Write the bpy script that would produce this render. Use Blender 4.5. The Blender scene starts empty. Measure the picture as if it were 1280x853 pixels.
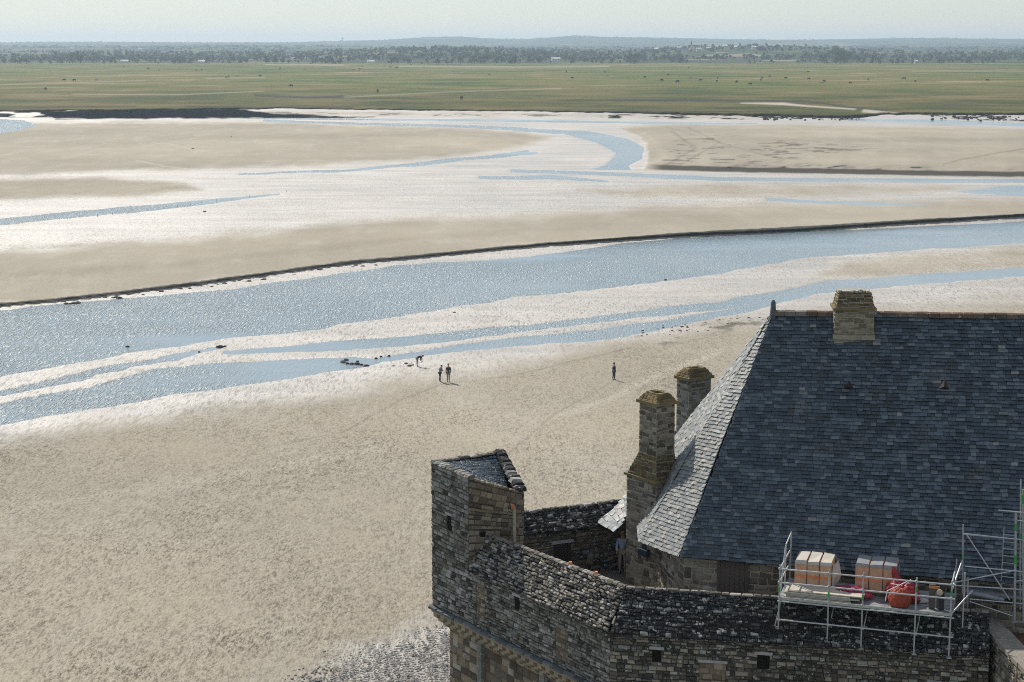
import bpy, math, random
import numpy as np
from mathutils import Vector, Matrix
rnd = random.Random(7)
rng = np.random.RandomState(5)
R = math.radians
V3 = Vector
sc = bpy.context.scene
COL = sc.collection

# ---------------------------------------------------------------- camera, sky, sun, exposure
FPX, CX, CY = 2133.3, 640.0, 426.5          # focal length in photo pixels
PITCH = math.atan((CY - 56.0) / FPX)
CAMZ = 34.0
cam = bpy.data.cameras.new('camera')
camo = bpy.data.objects.new('camera', cam)
COL.objects.link(camo)
camo.location = (0, 0, CAMZ)
camo.rotation_euler = (math.pi / 2 - PITCH, 0, 0)
cam.sensor_width = 36.0
cam.lens = 36.0 * FPX / 1280.0
cam.clip_start = 0.5
cam.clip_end = 60000
sc.camera = camo

SUN_EL, SUN_AZ = R(42), R(30)               # azimuth left of the view direction
world = bpy.data.worlds.new('World')
sc.world = world
world.use_nodes = True
wn = world.node_tree
sky = wn.nodes.new('ShaderNodeTexSky')
sky.sky_type = 'NISHITA'
sky.sun_disc = False
sky.sun_elevation = SUN_EL
sky.sun_rotation = -SUN_AZ
sky.air_density = 1.0
sky.dust_density = 0.15
sky.ozone_density = 3.0
veil = wn.nodes.new('ShaderNodeMix'); veil.data_type = 'RGBA'      # thin even veil of high cloud over the blue
veil.inputs[0].default_value = .58
wn.links.new(sky.outputs[0], veil.inputs[6]); veil.inputs[7].default_value = (3.8, 3.92, 4.05, 1)
wn.links.new(veil.outputs[2], wn.nodes['Background'].inputs[0])
wn.nodes['Background'].inputs[1].default_value = 0.14
SUNV = V3((-math.sin(SUN_AZ) * math.cos(SUN_EL), math.cos(SUN_AZ) * math.cos(SUN_EL), math.sin(SUN_EL)))
sl = bpy.data.lights.new('sun', 'SUN')
sl.energy = 5.0
sl.angle = R(0.53)
sl.color = (1.0, 0.93, 0.82)
so = bpy.data.objects.new('sun', sl)
COL.objects.link(so)
so.rotation_euler = SUNV.to_track_quat('Z', 'Y').to_euler()
so.location = (0, 0, 200)
sc.view_settings.view_transform = 'Standard'
sc.view_settings.look = 'None'
sc.view_settings.exposure = -0.08
sc.view_settings.gamma = 1.0
sc.cycles.pixel_filter_type = 'BLACKMAN_HARRIS'
sc.cycles.filter_width = 1.0
sc.cycles.use_denoising = False
sc.cycles.sample_clamp_direct = 12
sc.cycles.sample_clamp_indirect = 2.5
sc.cycles.max_bounces = 6
sc.cycles.volume_bounces = 1
sc.cycles.transparent_max_bounces = 8

# ---------------------------------------------------------------- pixel rays -> points on real planes
cp, sp = math.cos(PITCH), math.sin(PITCH)
def ray(u, v):
    a = (CY - v) / FPX
    return V3(((u - CX) / FPX, cp + a * sp, -sp + a * cp))
def at_z(u, v, z):
    d = ray(u, v); t = (z - CAMZ) / d.z
    return V3((d.x * t, d.y * t, z))
def at_y(u, v, y):
    d = ray(u, v); t = y / d.y
    return V3((d.x * t, y, CAMZ + d.z * t))
def project(p):
    dx, dy, dz = p[0], p[1], p[2] - CAMZ
    f = dy * cp - dz * sp; up = dy * sp + dz * cp
    return CX + FPX * dx / f, CY - FPX * up / f, f

# ---------------------------------------------------------------- objects
def wloc(o):
    p = V3((0, 0, 0))
    while o:
        p += o.location; o = o.parent
    return p
def thing(name, label, cat, loc=(0, 0, 0), group=None):
    o = bpy.data.objects.new(name, None)
    COL.objects.link(o)
    o.location = loc
    o.empty_display_size = 0.3
    o['label'] = label; o['category'] = cat
    if group: o['group'] = group
    return o
def part(name, verts, faces, mat, parent=None, smooth=False):
    off = wloc(parent) if parent else V3((0, 0, 0))
    me = bpy.data.meshes.new(name)
    me.from_pydata([tuple(V3(v) - off) for v in verts], [], faces)
    me.materials.append(mat)
    if smooth: me.polygons.foreach_set('use_smooth', [True] * len(me.polygons))
    me.update()
    o = bpy.data.objects.new(name, me)
    COL.objects.link(o)
    if parent: o.parent = parent
    return o
def inst(name, me, mw, parent=None, tint=None):
    o = bpy.data.objects.new(name, me)
    COL.objects.link(o)
    if parent:
        o.parent = parent
        mw = Matrix.Translation(-wloc(parent)) @ mw
    o.matrix_local = mw
    if tint is not None: o.color = (tint, tint, tint, 1)
    return o
class MB:
    def __init__(s): s.v = []; s.f = []
    def add(s, vs, fs):
        n = len(s.v); s.v += [V3(v) for v in vs]; s.f += [tuple(i + n for i in f) for f in fs]; return s
    def box(s, o, a, b, c):
        """corner o and three edge vectors"""
        o, a, b, c = V3(o), V3(a), V3(b), V3(c)
        if a.cross(b).dot(c) < 0: a, b = b, a
        vs = [o, o + a, o + a + b, o + b, o + c, o + a + c, o + a + b + c, o + b + c]
        return s.add(vs, [(3, 2, 1, 0), (4, 5, 6, 7), (0, 1, 5, 4), (1, 2, 6, 5), (2, 3, 7, 6), (3, 0, 4, 7)])
    def cbox(s, c, sx, sy, sz, rz=0):
        a = V3((math.cos(rz), math.sin(rz), 0)); b = V3((-math.sin(rz), math.cos(rz), 0))
        return s.box(V3(c) - a * sx / 2 - b * sy / 2, a * sx, b * sy, V3((0, 0, sz)))
    def tube(s, p, q, r, n=8, r2=None):
        p, q = V3(p), V3(q); d = (q - p).normalized()
        x = d.orthogonal().normalized(); y = d.cross(x); r2 = r if r2 is None else r2
        vs = [p + (x * math.cos(k * 2 * math.pi / n) + y * math.sin(k * 2 * math.pi / n)) * r for k in range(n)]
        vs += [q + (x * math.cos(k * 2 * math.pi / n) + y * math.sin(k * 2 * math.pi / n)) * r2 for k in range(n)]
        fs = [(k, (k + 1) % n, n + (k + 1) % n, n + k) for k in range(n)]
        return s.add(vs, fs + [tuple(range(n - 1, -1, -1)), tuple(range(n, 2 * n))])
    def build(s, name, mat, parent=None, smooth=False):
        return part(name, s.v, s.f, mat, parent, smooth)

# ---------------------------------------------------------------- numpy noise
def vnoise(x, y, seed=0):
    xi = np.floor(x).astype(np.int64); yi = np.floor(y).astype(np.int64)
    fx = x - xi; fy = y - yi
    fx = fx * fx * (3 - 2 * fx); fy = fy * fy * (3 - 2 * fy)
    def h(a, b):
        n = (a * 374761393 + b * 668265263 + seed * 1442695041) & 0x7fffffff
        n = ((n ^ (n >> 13)) * 1274126177) & 0x7fffffff
        return ((n ^ (n >> 16)) & 0xffff) / 65535.0
    return (h(xi, yi) * (1 - fx) + h(xi + 1, yi) * fx) * (1 - fy) + (h(xi, yi + 1) * (1 - fx) + h(xi + 1, yi + 1) * fx) * fy
def fbm(x, y, o=4, seed=0):
    s = 0; a = 1; t = 0
    for k in range(o):
        s = s + a * vnoise(x * 2 ** k, y * 2 ** k, seed + k * 17); t += a; a *= .5
    return s / t * 2 - 1
def smooth(a, b, x):
    t = np.clip((x - a) / (b - a), 0, 1); return t * t * (3 - 2 * t)

# ---------------------------------------------------------------- materials
class NT:
    def __init__(s, name, rough=0.8, spec=0.5, metal=0.0):
        s.m = bpy.data.materials.new(name); s.m.use_nodes = True
        s.t = s.m.node_tree; s.b = s.t.nodes['Principled BSDF']
        s.b.inputs['Roughness'].default_value = rough
        s.b.inputs['Specular IOR Level'].default_value = spec
        s.b.inputs['Metallic'].default_value = metal
    def n(s, typ, **kw):
        o = s.t.nodes.new('ShaderNode' + typ)
        for k, v in kw.items(): setattr(o, k, v)
        return o
    def l(s, a, b):
        if isinstance(a, (int, float)): b.default_value = a
        elif isinstance(a, (tuple, list)): b.default_value = a if len(a) != 3 or b.type == 'VECTOR' else (*a, 1)
        else: s.t.links.new(a, b)
    def math(s, op, a, b=0, c=None, clamp=False):
        o = s.n('Math', operation=op, use_clamp=clamp)
        s.l(a, o.inputs[0]); s.l(b, o.inputs[1])
        if c is not None: s.l(c, o.inputs[2])
        return o.outputs[0]
    def mix(s, f, a, b, blend='MIX'):
        o = s.n('Mix', data_type='RGBA', blend_type=blend)
        s.l(f, o.inputs[0]); s.l(a, o.inputs[6]); s.l(b, o.inputs[7])
        return o.outputs[2]
    def pos(s, scale=(1, 1, 1), obj=False):
        if obj: src = s.n('TexCoord').outputs['Object']
        else: src = s.n('NewGeometry').outputs['Position']
        o = s.n('Mapping'); o.inputs['Scale'].default_value = scale
        s.t.links.new(src, o.inputs[0]); return o.outputs[0]
    def noise(s, vec, scale, detail=3, rough=.55, dist=0):
        o = s.n('TexNoise'); s.l(vec, o.inputs['Vector'])
        o.inputs['Scale'].default_value = scale; o.inputs['Detail'].default_value = detail
        o.inputs['Roughness'].default_value = rough; o.inputs['Distortion'].default_value = dist
        return o.outputs['Fac']
    def voro(s, vec, scale, feat='F1'):
        o = s.n('TexVoronoi', feature=feat); s.l(vec, o.inputs['Vector']); o.inputs['Scale'].default_value = scale
        return o.outputs['Distance']
    def rng(s, x, a, b, c=0, d=1, smooth=False):
        o = s.n('MapRange', interpolation_type='SMOOTHSTEP' if smooth else 'LINEAR'); s.l(x, o.inputs[0])
        for i, k in enumerate((a, b, c, d)): o.inputs[i + 1].default_value = k
        return o.outputs[0]
    def ramp(s, x, stops, const=False):
        o = s.n('ValToRGB'); s.l(x, o.inputs[0]); e = o.color_ramp.elements
        if const: o.color_ramp.interpolation = 'CONSTANT'
        while len(e) < len(stops): e.new(0.5)
        for k, (p, c) in enumerate(stops): e[k].position = p; e[k].color = (*c, 1)
        return o.outputs[0]
    def attr(s, name):
        o = s.n('Attribute'); o.attribute_name = name; return o.outputs['Fac']
    def bump(s, h, strength=.5, dist=.02):
        o = s.n('Bump'); o.inputs['Strength'].default_value = strength; o.inputs['Distance'].default_value = dist
        s.l(h, o.inputs['Height']); s.t.links.new(o.outputs[0], s.b.inputs['Normal'])
    def col(s, c): s.l(c, s.b.inputs['Base Color']); return s
    def rough(s, c): s.l(c, s.b.inputs['Roughness']); return s
    def tint(s):
        """per-piece random number: object colour plus the joined meshes' face attribute"""
        oi = s.n('ObjectInfo')
        sep = s.n('SeparateColor'); s.t.links.new(oi.outputs['Color'], sep.inputs[0])
        return s.math('ADD', sep.outputs[0], s.attr('tint'))

def plain(name, c, rough=.7, spec=.4, metal=0, var=.15, scale=6):
    t = NT(name, rough, spec, metal)
    n = t.noise(t.pos(), scale, 4)
    k = t.rng(n, .3, .7, 1 - var, 1 + var)
    vm = t.n('VectorMath', operation='SCALE'); vm.inputs[0].default_value = c; t.l(k, vm.inputs['Scale'])
    t.col(vm.outputs[0]); t.bump(n, .3, .01)
    return t.m

def stone_mat(name, stops, lichen=(.55, .56, .52), lich=.62, lscale=5.0, moss=None, mossz=.6, rough=.9, grime=.28):
    t = NT(name, rough, .25)
    p = t.pos()
    base = t.ramp(t.tint(), stops)
    g = t.noise(p, 14, 5, .65)
    c = t.mix(t.rng(g, .3, .75, 0, .75), t.mix(.45, base, (.02, .018, .015), 'MIX'), base)
    big = t.noise(p, .55, 4, .6)
    c = t.mix(t.rng(big, .35, .7, grime, 0), c, (.04, .035, .03))
    if moss:
        mn = t.noise(p, 1.7, 5, .7)
        c = t.mix(t.rng(mn, mossz, mossz + .12, 0, .75), c, moss)
    ln = t.noise(p, lscale, 6, .72)
    lf = t.rng(ln, lich, lich + .07, 0, .85)
    c = t.mix(lf, c, lichen)
    st = t.noise(t.pos((1.6, 1.6, .22)), 1.4, 4, .65)
    c = t.mix(t.rng(st, .56, .70, 0, .35), c, (.035, .032, .028))
    t.col(c)
    t.bump(t.noise(p, 22, 4, .7), .6, .02)
    return t.m
M = {}
M['granite'] = stone_mat('granite_rubble', [(0, (0.122, 0.107, 0.085)), (.3, (0.268, 0.232, 0.183)), (.6, (0.403, 0.348, 0.268)), (.85, (0.512, 0.451, 0.354)), (1, (0.620, 0.620, 0.525))], lich=.6)
M['granite_tan'] = stone_mat('tan_flat_stones', [(0, (0.244, 0.207, 0.146)), (.5, (0.439, 0.378, 0.268)), (1, (0.610, 0.549, 0.415))], lich=.66, moss=(.14, .13, .05), mossz=.62)
M['granite_grey'] = stone_mat('grey_granite', [(0, (0.171, 0.165, 0.146)), (.4, (0.329, 0.317, 0.281)), (.8, (0.488, 0.464, 0.415)), (1, (0.620, 0.620, 0.610))], lich=.6, moss=(.05, .05, .03), mossz=.6)
M['granite_warm'] = stone_mat('warm_granite', [(0, (0.146, 0.112, 0.079)), (.4, (0.317, 0.250, 0.177)), (.8, (0.439, 0.354, 0.244)), (1, (0.561, 0.488, 0.366))], lich=.68, moss=(.10, .065, .02), mossz=.6)
M['granite_dark'] = stone_mat('dark_lichened_granite', [(0, (0.055, 0.051, 0.044)), (.5, (0.171, 0.152, 0.122)), (.85, (0.30, 0.27, 0.215)), (1, (0.55, 0.598, 0.549))], lich=.56, lscale=6, grime=.7)
M['schist'] = stone_mat('lichened_schist', [(0, (.025, .027, .03)), (.5, (.06, .062, .066)), (.84, (.115, .115, .113)), (.9, (.42, .42, .40)), (1, (.62, .61, .57))], lichen=(.62, .61, .56), lich=.565, lscale=4.5, grime=.2)
M['schist_pale'] = stone_mat('pale_schist', [(0, (.10, .093, .075)), (.5, (.28, .25, .2)), (.85, (.44, .40, .34)), (1, (.68, .65, .58))], lich=.58, lscale=6, moss=(.22, .16, .05), mossz=.66, grime=.15)
M['mossy'] = stone_mat('moss_covered_stone', [(0, (.12, .09, .045)), (.5, (.25, .185, .09)), (1, (.38, .30, .16))], lich=.7, moss=(.26, .18, .05), mossz=.54)
M['mortar'] = plain('old_mortar', (.11, .10, .085), .95, .1)
M['lime'] = plain('pale_lime_mortar', (.40, .345, .26), .95, .1, var=.2)
M['mortar_dark'] = plain('dark_mortar', (.075, .068, .058), .95, .1)
M['joint_dark'] = plain('deep_joint', (.022, .021, .02), .95, .1)
M['ledge'] = stone_mat('blue_grey_ledge', [(0, (.13, .15, .16)), (1, (.34, .37, .38))], lich=.6)

t = NT('roof_slate', .5, .5)
p = t.pos()
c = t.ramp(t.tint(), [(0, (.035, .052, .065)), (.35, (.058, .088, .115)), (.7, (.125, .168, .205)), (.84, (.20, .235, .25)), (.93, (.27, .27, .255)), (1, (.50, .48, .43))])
c = t.mix(t.rng(t.noise(p, 9, 5, .7), .35, .7, .5, 0), c, (.03, .032, .035))
c = t.mix(t.rng(t.noise(p, .8, 4, .65), .55, .72, 0, .45), c, (.12, .115, .10))
c = t.mix(t.rng(t.noise(p, 30, 3, .7), .66, .72, 0, .8), c, (.42, .42, .38))
t.col(c); t.rough(t.rng(t.noise(p, 7, 3), .3, .7, .38, .62)); t.bump(t.noise(p, 18, 4, .7), .5, .012)
M['slate'] = t.m
M['slate_under'] = plain('slate_underlay', (.02, .022, .026), .9, .1)
M['ridge_tile'] = stone_mat('ridge_tile_clay', [(0, (.16, .11, .08)), (.5, (.27, .17, .11)), (.8, (.3, .24, .18)), (1, (.36, .34, .3))], lich=.6)
M['lead'] = plain('weathered_lead', (.10, .115, .14), .55, .5)
M['wood_old'] = plain('weathered_wood', (.12, .10, .085), .85, .2, scale=14)
M['wood_dark'] = plain('dark_oak_door', (.045, .035, .03), .8, .2, scale=12)
M['board'] = plain('pale_new_boards', (.5, .46, .39), .7, .3, var=.12)
M['steel'] = plain('galvanised_steel', (.52, .54, .55), .42, .6, .55, var=.2, scale=9)
M['green'] = plain('green_paint_mark', (.07, .36, .09), .5, .5)
M['deckboard'] = plain('scaffold_deck', (.24, .25, .26), .7, .4, var=.3, scale=5)
M['carton'] = plain('brown_carton', (.60, .37, .235), .8, .2, var=.15)
M['carton_band'] = plain('orange_band', (.72, .26, .12), .7, .3)
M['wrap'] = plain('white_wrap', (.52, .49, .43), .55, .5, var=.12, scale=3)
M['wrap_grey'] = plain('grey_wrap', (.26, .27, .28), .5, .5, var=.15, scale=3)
M['strap'] = plain('black_strap', (.03, .03, .03), .6)
M['red'] = plain('red_tarpaulin', (.30, .018, .03), .5, .5, var=.35, scale=5)
M['magenta'] = plain('crimson_tarpaulin', (.32, .02, .06), .5, .5, var=.35, scale=5)
M['orange_red'] = plain('orange_red_rubble_sack', (.36, .065, .03), .65, .4, var=.25, scale=4)
M['rope'] = plain('white_rope', (.8, .8, .78), .8)
M['copper'] = plain('copper_hopper', (.62, .25, .12), .45, .5, .3)
M['pipe'] = plain('pale_drain_pipe', (.50, .42, .32), .6, .4)
M['gravel_floor'] = plain('walkway_gravel', (.20, .18, .155), .95, .1, var=.3, scale=8)
M['soil'] = plain('red_brown_earth', (.17, .095, .065), .95, .1, var=.25, scale=3)
M['black'] = plain('dark_opening', (.012, .011, .01), .9, .1)
M['bluebox'] = plain('dark_blue_box', (.03, .05, .07), .5)
M['skin'] = plain('skin', (.50, .30, .21), .6, .4, var=.05)
M['hair'] = plain('dark_hair', (.03, .022, .016), .7)
M['hat'] = plain('pale_hat', (.6, .55, .45), .8)
M['navy'] = plain('navy_cloth', (.03, .045, .09), .85)
M['charcoal'] = plain('charcoal_cloth', (.04, .04, .045), .85)
M['grey_cloth'] = plain('grey_cloth', (.22, .22, .23), .85)
M['blue_shirt'] = plain('pale_blue_shirt', (.48, .58, .74), .85, scale=4)
M['beige_cloth'] = plain('beige_cloth', (.42, .35, .27), .85)
M['shoe'] = plain('shoe_leather', (.05, .04, .035), .6)

# sand: wetness comes with the terrain (attribute), ripples are relief plus light and shade in the colour
t = NT('tidal_sand', .9, .35)
mud = t.attr('mud')  # mud, and the shade painted on the cut bank faces
wet = t.math('ADD', t.attr('wet'), t.rng(t.noise(t.pos((.35, .12, 1)), .35, 5, .65), .3, .7, -.22, .22), clamp=True)
wet = t.math('MULTIPLY', wet, t.math('SUBTRACT', 1.0, mud), clamp=True)
patch = t.noise(t.pos((.5, .25, 1)), .045, 5, .6)
rp1 = t.noise(t.pos((1, .32, 1)), 6.5, 3, .78, .3)
rp2 = t.noise(t.pos((1, .33, 1)), 2.6, 3, .75, .5)
dim = t.noise(t.pos((1, .34, 1)), 8.5, 1, .5)
rip = t.math('ADD', rp1, t.math('MULTIPLY', rp2, .55))
amp = t.attr('ripple')
dryc = t.mix(t.rng(patch, .35, .65), (.34, .302, .232), (.43, .385, .30))
broad = t.noise(t.pos((.3, .8, 1)), .018, 4, .6)
dryc = t.mix(t.rng(broad, .42, .6, 0, .35), dryc, (.27, .25, .205))
dryc = t.mix(t.attr('track'), dryc, (.52, .48, .39))
dryc = t.mix(t.math('MULTIPLY', t.attr('track'), -1, clamp=True), dryc, (.17, .15, .12))
damp_shade = t.math('MULTIPLY', t.rng(rip, .62, .78, 1, 0), t.math('MULTIPLY', amp, 1.35), clamp=True)
dryc = t.mix(t.math('MULTIPLY', t.rng(rip, .80, .98, 0, .7), amp, clamp=True), dryc, (.60, .55, .44))  # ripple crests lightened in the colour, as if catching the sun
dryc = t.mix(damp_shade, dryc, (.12, .10, .075))  # damp hollows, with relief shade put into the colour as well
dryc = t.mix(t.math('MULTIPLY', t.rng(dim, .62, .75, 0, .7), amp, clamp=True), dryc, (.10, .085, .065))
streak = t.noise(t.pos((.22, 1, 1)), .16, 5, .65)
wetc = t.mix(t.rng(t.math('ADD', t.math('MULTIPLY', patch, .4), t.math('MULTIPLY', streak, .6)), .36, .62), (.30, .285, .255), (.54, .50, .44))
wsp = t.noise(t.pos((1, .17, 1)), 3.1, 2, .65, .3)
wetc = t.mix(t.math('MULTIPLY', t.rng(wsp, .36, .50, 1, 0), t.math('ADD', amp, .1), clamp=True), wetc, (.10, .105, .11))  # dark gaps between glints, painted into the wet colour
c = t.mix(wet, dryc, wetc)
c = t.mix(mud, c, (.014, .018, .022))
t.col(c)
t.rough(t.math('MULTIPLY_ADD', wet, t.rng(wsp, .40, .60, -.30, -.52), .95))
t.l(t.math('MULTIPLY', t.math('MULTIPLY_ADD', wet, .85, .15), t.math('SUBTRACT', 1.0, mud)), t.b.inputs['Specular IOR Level'])
t.bump(t.math('MULTIPLY', rip, t.math('ADD', .12, amp)), 1.0, .16)
M['sand'] = t.m

t = NT('tidal_water', .36, 1.0)
t.b.inputs['IOR'].default_value = 1.33
t.col(t.mix(t.rng(t.noise(t.pos((.4, .2, 1)), .08, 4, .6), .35, .65), (.20, .265, .295), (.29, .345, .365)))
calm = t.rng(t.noise(t.pos((.25, .6, 1)), .05, 3, .6), .38, .52, .12, 1)
calm = t.math('MULTIPLY', calm, t.rng(t.noise(t.pos((1, .16, 1)), 3.0, 2, .6), .42, .58, .05, 1.6))
sx = t.n('SeparateXYZ'); t.l(t.pos(), sx.inputs[0])          # the wind ruffles the wider left reach most
ruf = t.rng(sx.outputs[0], -85, 70, 1.0, .12)
calm = t.math('MULTIPLY', calm, ruf)
h = t.noise(t.pos((1, .55, 1)), 3.0, 3, .7, .3)
t.bump(t.math('MULTIPLY', h, calm), 1.0, .34)
t.rough(t.rng(calm, .1, 1.3, .16, .36))
M['water'] = t.m

t = NT('salt_marsh_grass', .95, .1)
a = t.noise(t.pos((1, 1, 1)), .012, 5, .62)
b = t.noise(t.pos((1, .5, 1)), .004, 4, .6)
near = t.attr('near')
g = t.ramp(t.math('ADD', t.math('MULTIPLY', a, .55), t.math('MULTIPLY', b, .45)), [(.40, (.06, .088, .011)), (.455, (.10, .135, .016)), (.50, (.165, .168, .03)), (.54, (.19, .155, .045)), (.58, (.26, .215, .09)), (.64, (.38, .31, .17))])
g2 = t.ramp(a, [(.40, (.04, .045, .011)), (.5, (.095, .082, .022)), (.6, (.17, .13, .045))])
g = t.mix(t.math('MULTIPLY', near, .75), g, g2)
g = t.mix(t.rng(t.noise(p, .05, 4, .7), .4, .65, .35, 0), g, (.03, .04, .012))
g = t.mix(t.rng(t.attr('mud'), .0, 1.0), g, (.035, .035, .03))
g = t.mix(t.attr('sandy'), g, (.45, .40, .32))
t.col(g)
M['marsh'] = t.m

t = NT('far_fields', .95, .1)
a = t.n('TexVoronoi'); t.l(t.pos((1, .5, 1)), a.inputs['Vector']); a.inputs['Scale'].default_value = .0045
sep = t.n('SeparateColor'); t.l(a.outputs['Color'], sep.inputs[0])
g = t.ramp(sep.outputs[0], [(0, (.03, .05, .015)), (.3, (.05, .09, .02)), (.55, (.08, .12, .03)), (.78, (.15, .13, .06)), (.92, (.24, .2, .13))], True)
g = t.mix(t.rng(t.noise(t.pos(), .006, 5, .6), .43, .5, 0, .9), g, (.022, .036, .016))
t.col(g)
M['fields'] = t.m
t = NT('crown_leaves', .85, .2)
oi = t.n('ObjectInfo')
g = t.mix(oi.outputs['Random'], (.035, .06, .018), (.075, .10, .03))
g = t.mix(t.rng(t.noise(t.pos(), .5, 3), .35, .65), t.mix(.4, g, (.02, .03, .01)), g)
t.col(g); M['leaf'] = t.m
M['bark'] = plain('bark', (.07, .055, .04), .9)
M['house_wall'] = plain('pale_render', (.62, .60, .55), .9, .1, var=.1, scale=.5)
M['house_roof'] = plain('dark_roof', (.14, .13, .14), .8, .2, scale=.5)
M['house_roof_pale'] = plain('pale_sheet_roof', (.75, .75, .74), .6, .3, scale=.5)
M['spire'] = plain('spire_slate', (.06, .065, .08), .7, .2)
M['cow_dark'] = plain('dark_hide', (.03, .025, .02), .9)
M['cow_pale'] = plain('pale_fleece', (.45, .42, .36), .9)
M['rock'] = stone_mat('shore_rock', [(0, (.05, .05, .05)), (.5, (.11, .105, .10)), (1, (.26, .25, .23))], lich=.66, lscale=2)
M['pebble'] = stone_mat('pale_pebbles', [(0, (.2, .195, .19)), (.5, (.38, .365, .34)), (1, (.6, .57, .53))], lich=.66, lscale=2)
M['weed'] = plain('dark_weed', (.025, .025, .02), .8)

# ================================================================ SETTING: tidal flat
def sdf(U, V, poly):
    """signed distance in the laying-out grid, positive inside"""
    P = np.array(poly, float); n = len(P)
    d2 = np.full(U.shape, 1e12); inside = np.zeros(U.shape, bool)
    for i in range(n):
        ax, ay = P[i]; bx, by = P[(i + 1) % n]
        ex, ey = bx - ax, by - ay
        L = ex * ex + ey * ey + 1e-9
        tt = np.clip(((U - ax) * ex + (V - ay) * ey) / L, 0, 1)
        dx = U - ax - tt * ex; dy = V - ay - tt * ey
        d2 = np.minimum(d2, dx * dx + dy * dy)
        if abs(by - ay) > 1e-9:
            c = ((ay > V) != (by > V)) & (U < (bx - ax) * (V - ay) / (by - ay) + ax)
            inside ^= c
    d = np.sqrt(d2)
    return np.where(inside, d, -d)
def ribbon(U, V, pts, w):
    best = np.full(U.shape, -1e9)
    for i in range(len(pts) - 1):
        ax, ay = pts[i]; bx, by = pts[i + 1]
        wa = w[i] if isinstance(w, (list, tuple)) else w
        wb = w[i + 1] if isinstance(w, (list, tuple)) else w
        ex, ey = bx - ax, by - ay
        tt = np.clip(((U - ax) * ex + (V - ay) * ey) / (ex * ex + ey * ey), 0, 1)
        d = np.hypot(U - ax - tt * ex, V - ay - tt * ey)
        best = np.maximum(best, (wa + (wb - wa) * tt) / 2 - d)
    return best
def interp(U, pts):
    P = np.array(pts, float); return np.interp(U, P[:, 0], P[:, 1])

def grid_mesh(name, X, Y, Z, mat, attrs, parent=None):
    nr, nc = X.shape
    me = bpy.data.meshes.new(name)
    co = np.stack([X, Y, Z], -1).reshape(-1, 3).astype(np.float32)
    idx = np.arange(nr * nc).reshape(nr, nc)
    q = np.stack([idx[:-1, :-1], idx[:-1, 1:], idx[1:, 1:], idx[1:, :-1]], -1).reshape(-1, 4)
    me.vertices.add(len(co)); me.vertices.foreach_set('co', co.ravel())
    me.loops.add(q.size); me.loops.foreach_set('vertex_index', q.ravel().astype(np.int32))
    me.polygons.add(len(q))
    me.polygons.foreach_set('loop_start', (np.arange(len(q)) * 4).astype(np.int32))
    me.polygons.foreach_set('loop_total', np.full(len(q), 4, np.int32))
    me.update(calc_edges=True)
    me.polygons.foreach_set('use_smooth', [True] * len(q))
    for k, A in attrs.items():
        at = me.attributes.new(k, 'FLOAT', 'POINT'); at.data.foreach_set('value', A.astype(np.float32).ravel())
    me.materials.append(mat)
    o = bpy.data.objects.new(name, me); COL.objects.link(o)
    if parent: o.parent = parent
    return o
def struct(o): o['kind'] = 'structure'; return o

CUT = [(-500, 432), (0, 383), (80, 376), (160, 367), (250, 356), (380, 338), (440, 330), (520, 323), (640, 311), (720, 305), (860, 296), (1000, 290), (1100, 283), (1240, 274), (1280, 272), (1780, 240)]
M2TOP = [(-500, 345), (0, 314), (200, 301), (400, 282), (500, 274), (640, 271), (760, 263), (860, 258), (1280, 248), (1780, 238)]
MARSH_EDGE = [(-500, 141), (0, 138.5), (170, 136), (330, 135), (640, 138), (860, 140.5), (960, 143), (1050, 145), (1100, 141), (1280, 141.5), (1780, 144)]

cols = np.concatenate([np.arange(-500, -8, 8), np.arange(-8, 1290, 2.6), np.arange(1290, 1781, 8)])
rows = np.concatenate([np.array([2600, 2000, 1600, 1350]), np.arange(1200, 900, -12), np.arange(900, 560, -3.5), np.arange(560, 320, -1.5), np.arange(320, 132.9, -.8)])
U, Vv = np.meshgrid(cols, rows)
px = np.abs(rows)
# raggedness of every outline, finer further away
nz = fbm(U / 60, Vv / 9, 4, 3); nf = fbm(U / 14, Vv / 2.6, 3, 9)
Un, Vn = U + nz * 10, Vv + nz * 1.5 + nf * .6
W = []
W.append(sdf(Un, Vn, [(-500, 432), (0, 389), (80, 380), (180, 372), (250, 366), (380, 350), (500, 333), (640, 323), (720, 313), (790, 303), (940, 293), (1100, 286), (1280, 277), (1780, 246), (1780, 276), (1280, 303), (1150, 312), (1015, 322), (920, 337), (850, 350), (760, 360), (640, 372), (560, 384), (394, 411), (284, 423), (122, 448), (0, 471), (-500, 540)]))
W.append(sdf(Un, Vn, [(-500, 625), (0, 531), (150, 506), (220, 493), (330, 478), (420, 463), (480, 455), (470, 450), (440, 447), (330, 452), (250, 455), (190, 463), (120, 482), (60, 495), (0, 505), (-500, 570)]))
W.append(ribbon(Un, Vn, [(470, 452), (560, 437), (640, 428), (740, 420), (830, 406), (900, 393), (960, 379), (1020, 364)], [5, 6, 9, 11, 9, 9, 8, 8]))
W.append(ribbon(Un, Vn, [(280, 441), (400, 434), (500, 427), (600, 417), (700, 406), (790, 395), (890, 383), (990, 367), (1040, 358), (1140, 350), (1280, 340), (1780, 318)], [3, 10, 11, 9, 7, 7, 8, 10, 12, 10, 11, 12]))
W.append(ribbon(Un, Vn, [(-500, 590), (0, 493), (60, 481), (120, 466), (200, 450), (275, 435)], [12, 7, 7, 7, 6, 2]))
W.append(ribbon(U, Vn, [(-500, 320), (0, 278), (100, 268), (200, 259), (280, 250), (350, 243)], [12, 7, 8, 7, 4, .5]))
W.append(ribbon(U, Vn, [(300, 218), (440, 213), (560, 202), (660, 190)], [1, 2.4, 2.6, 2]))
W.append(ribbon(U, Vn, [(500, 206), (600, 197), (672, 192)], [1, 3.4, 2]))
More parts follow.
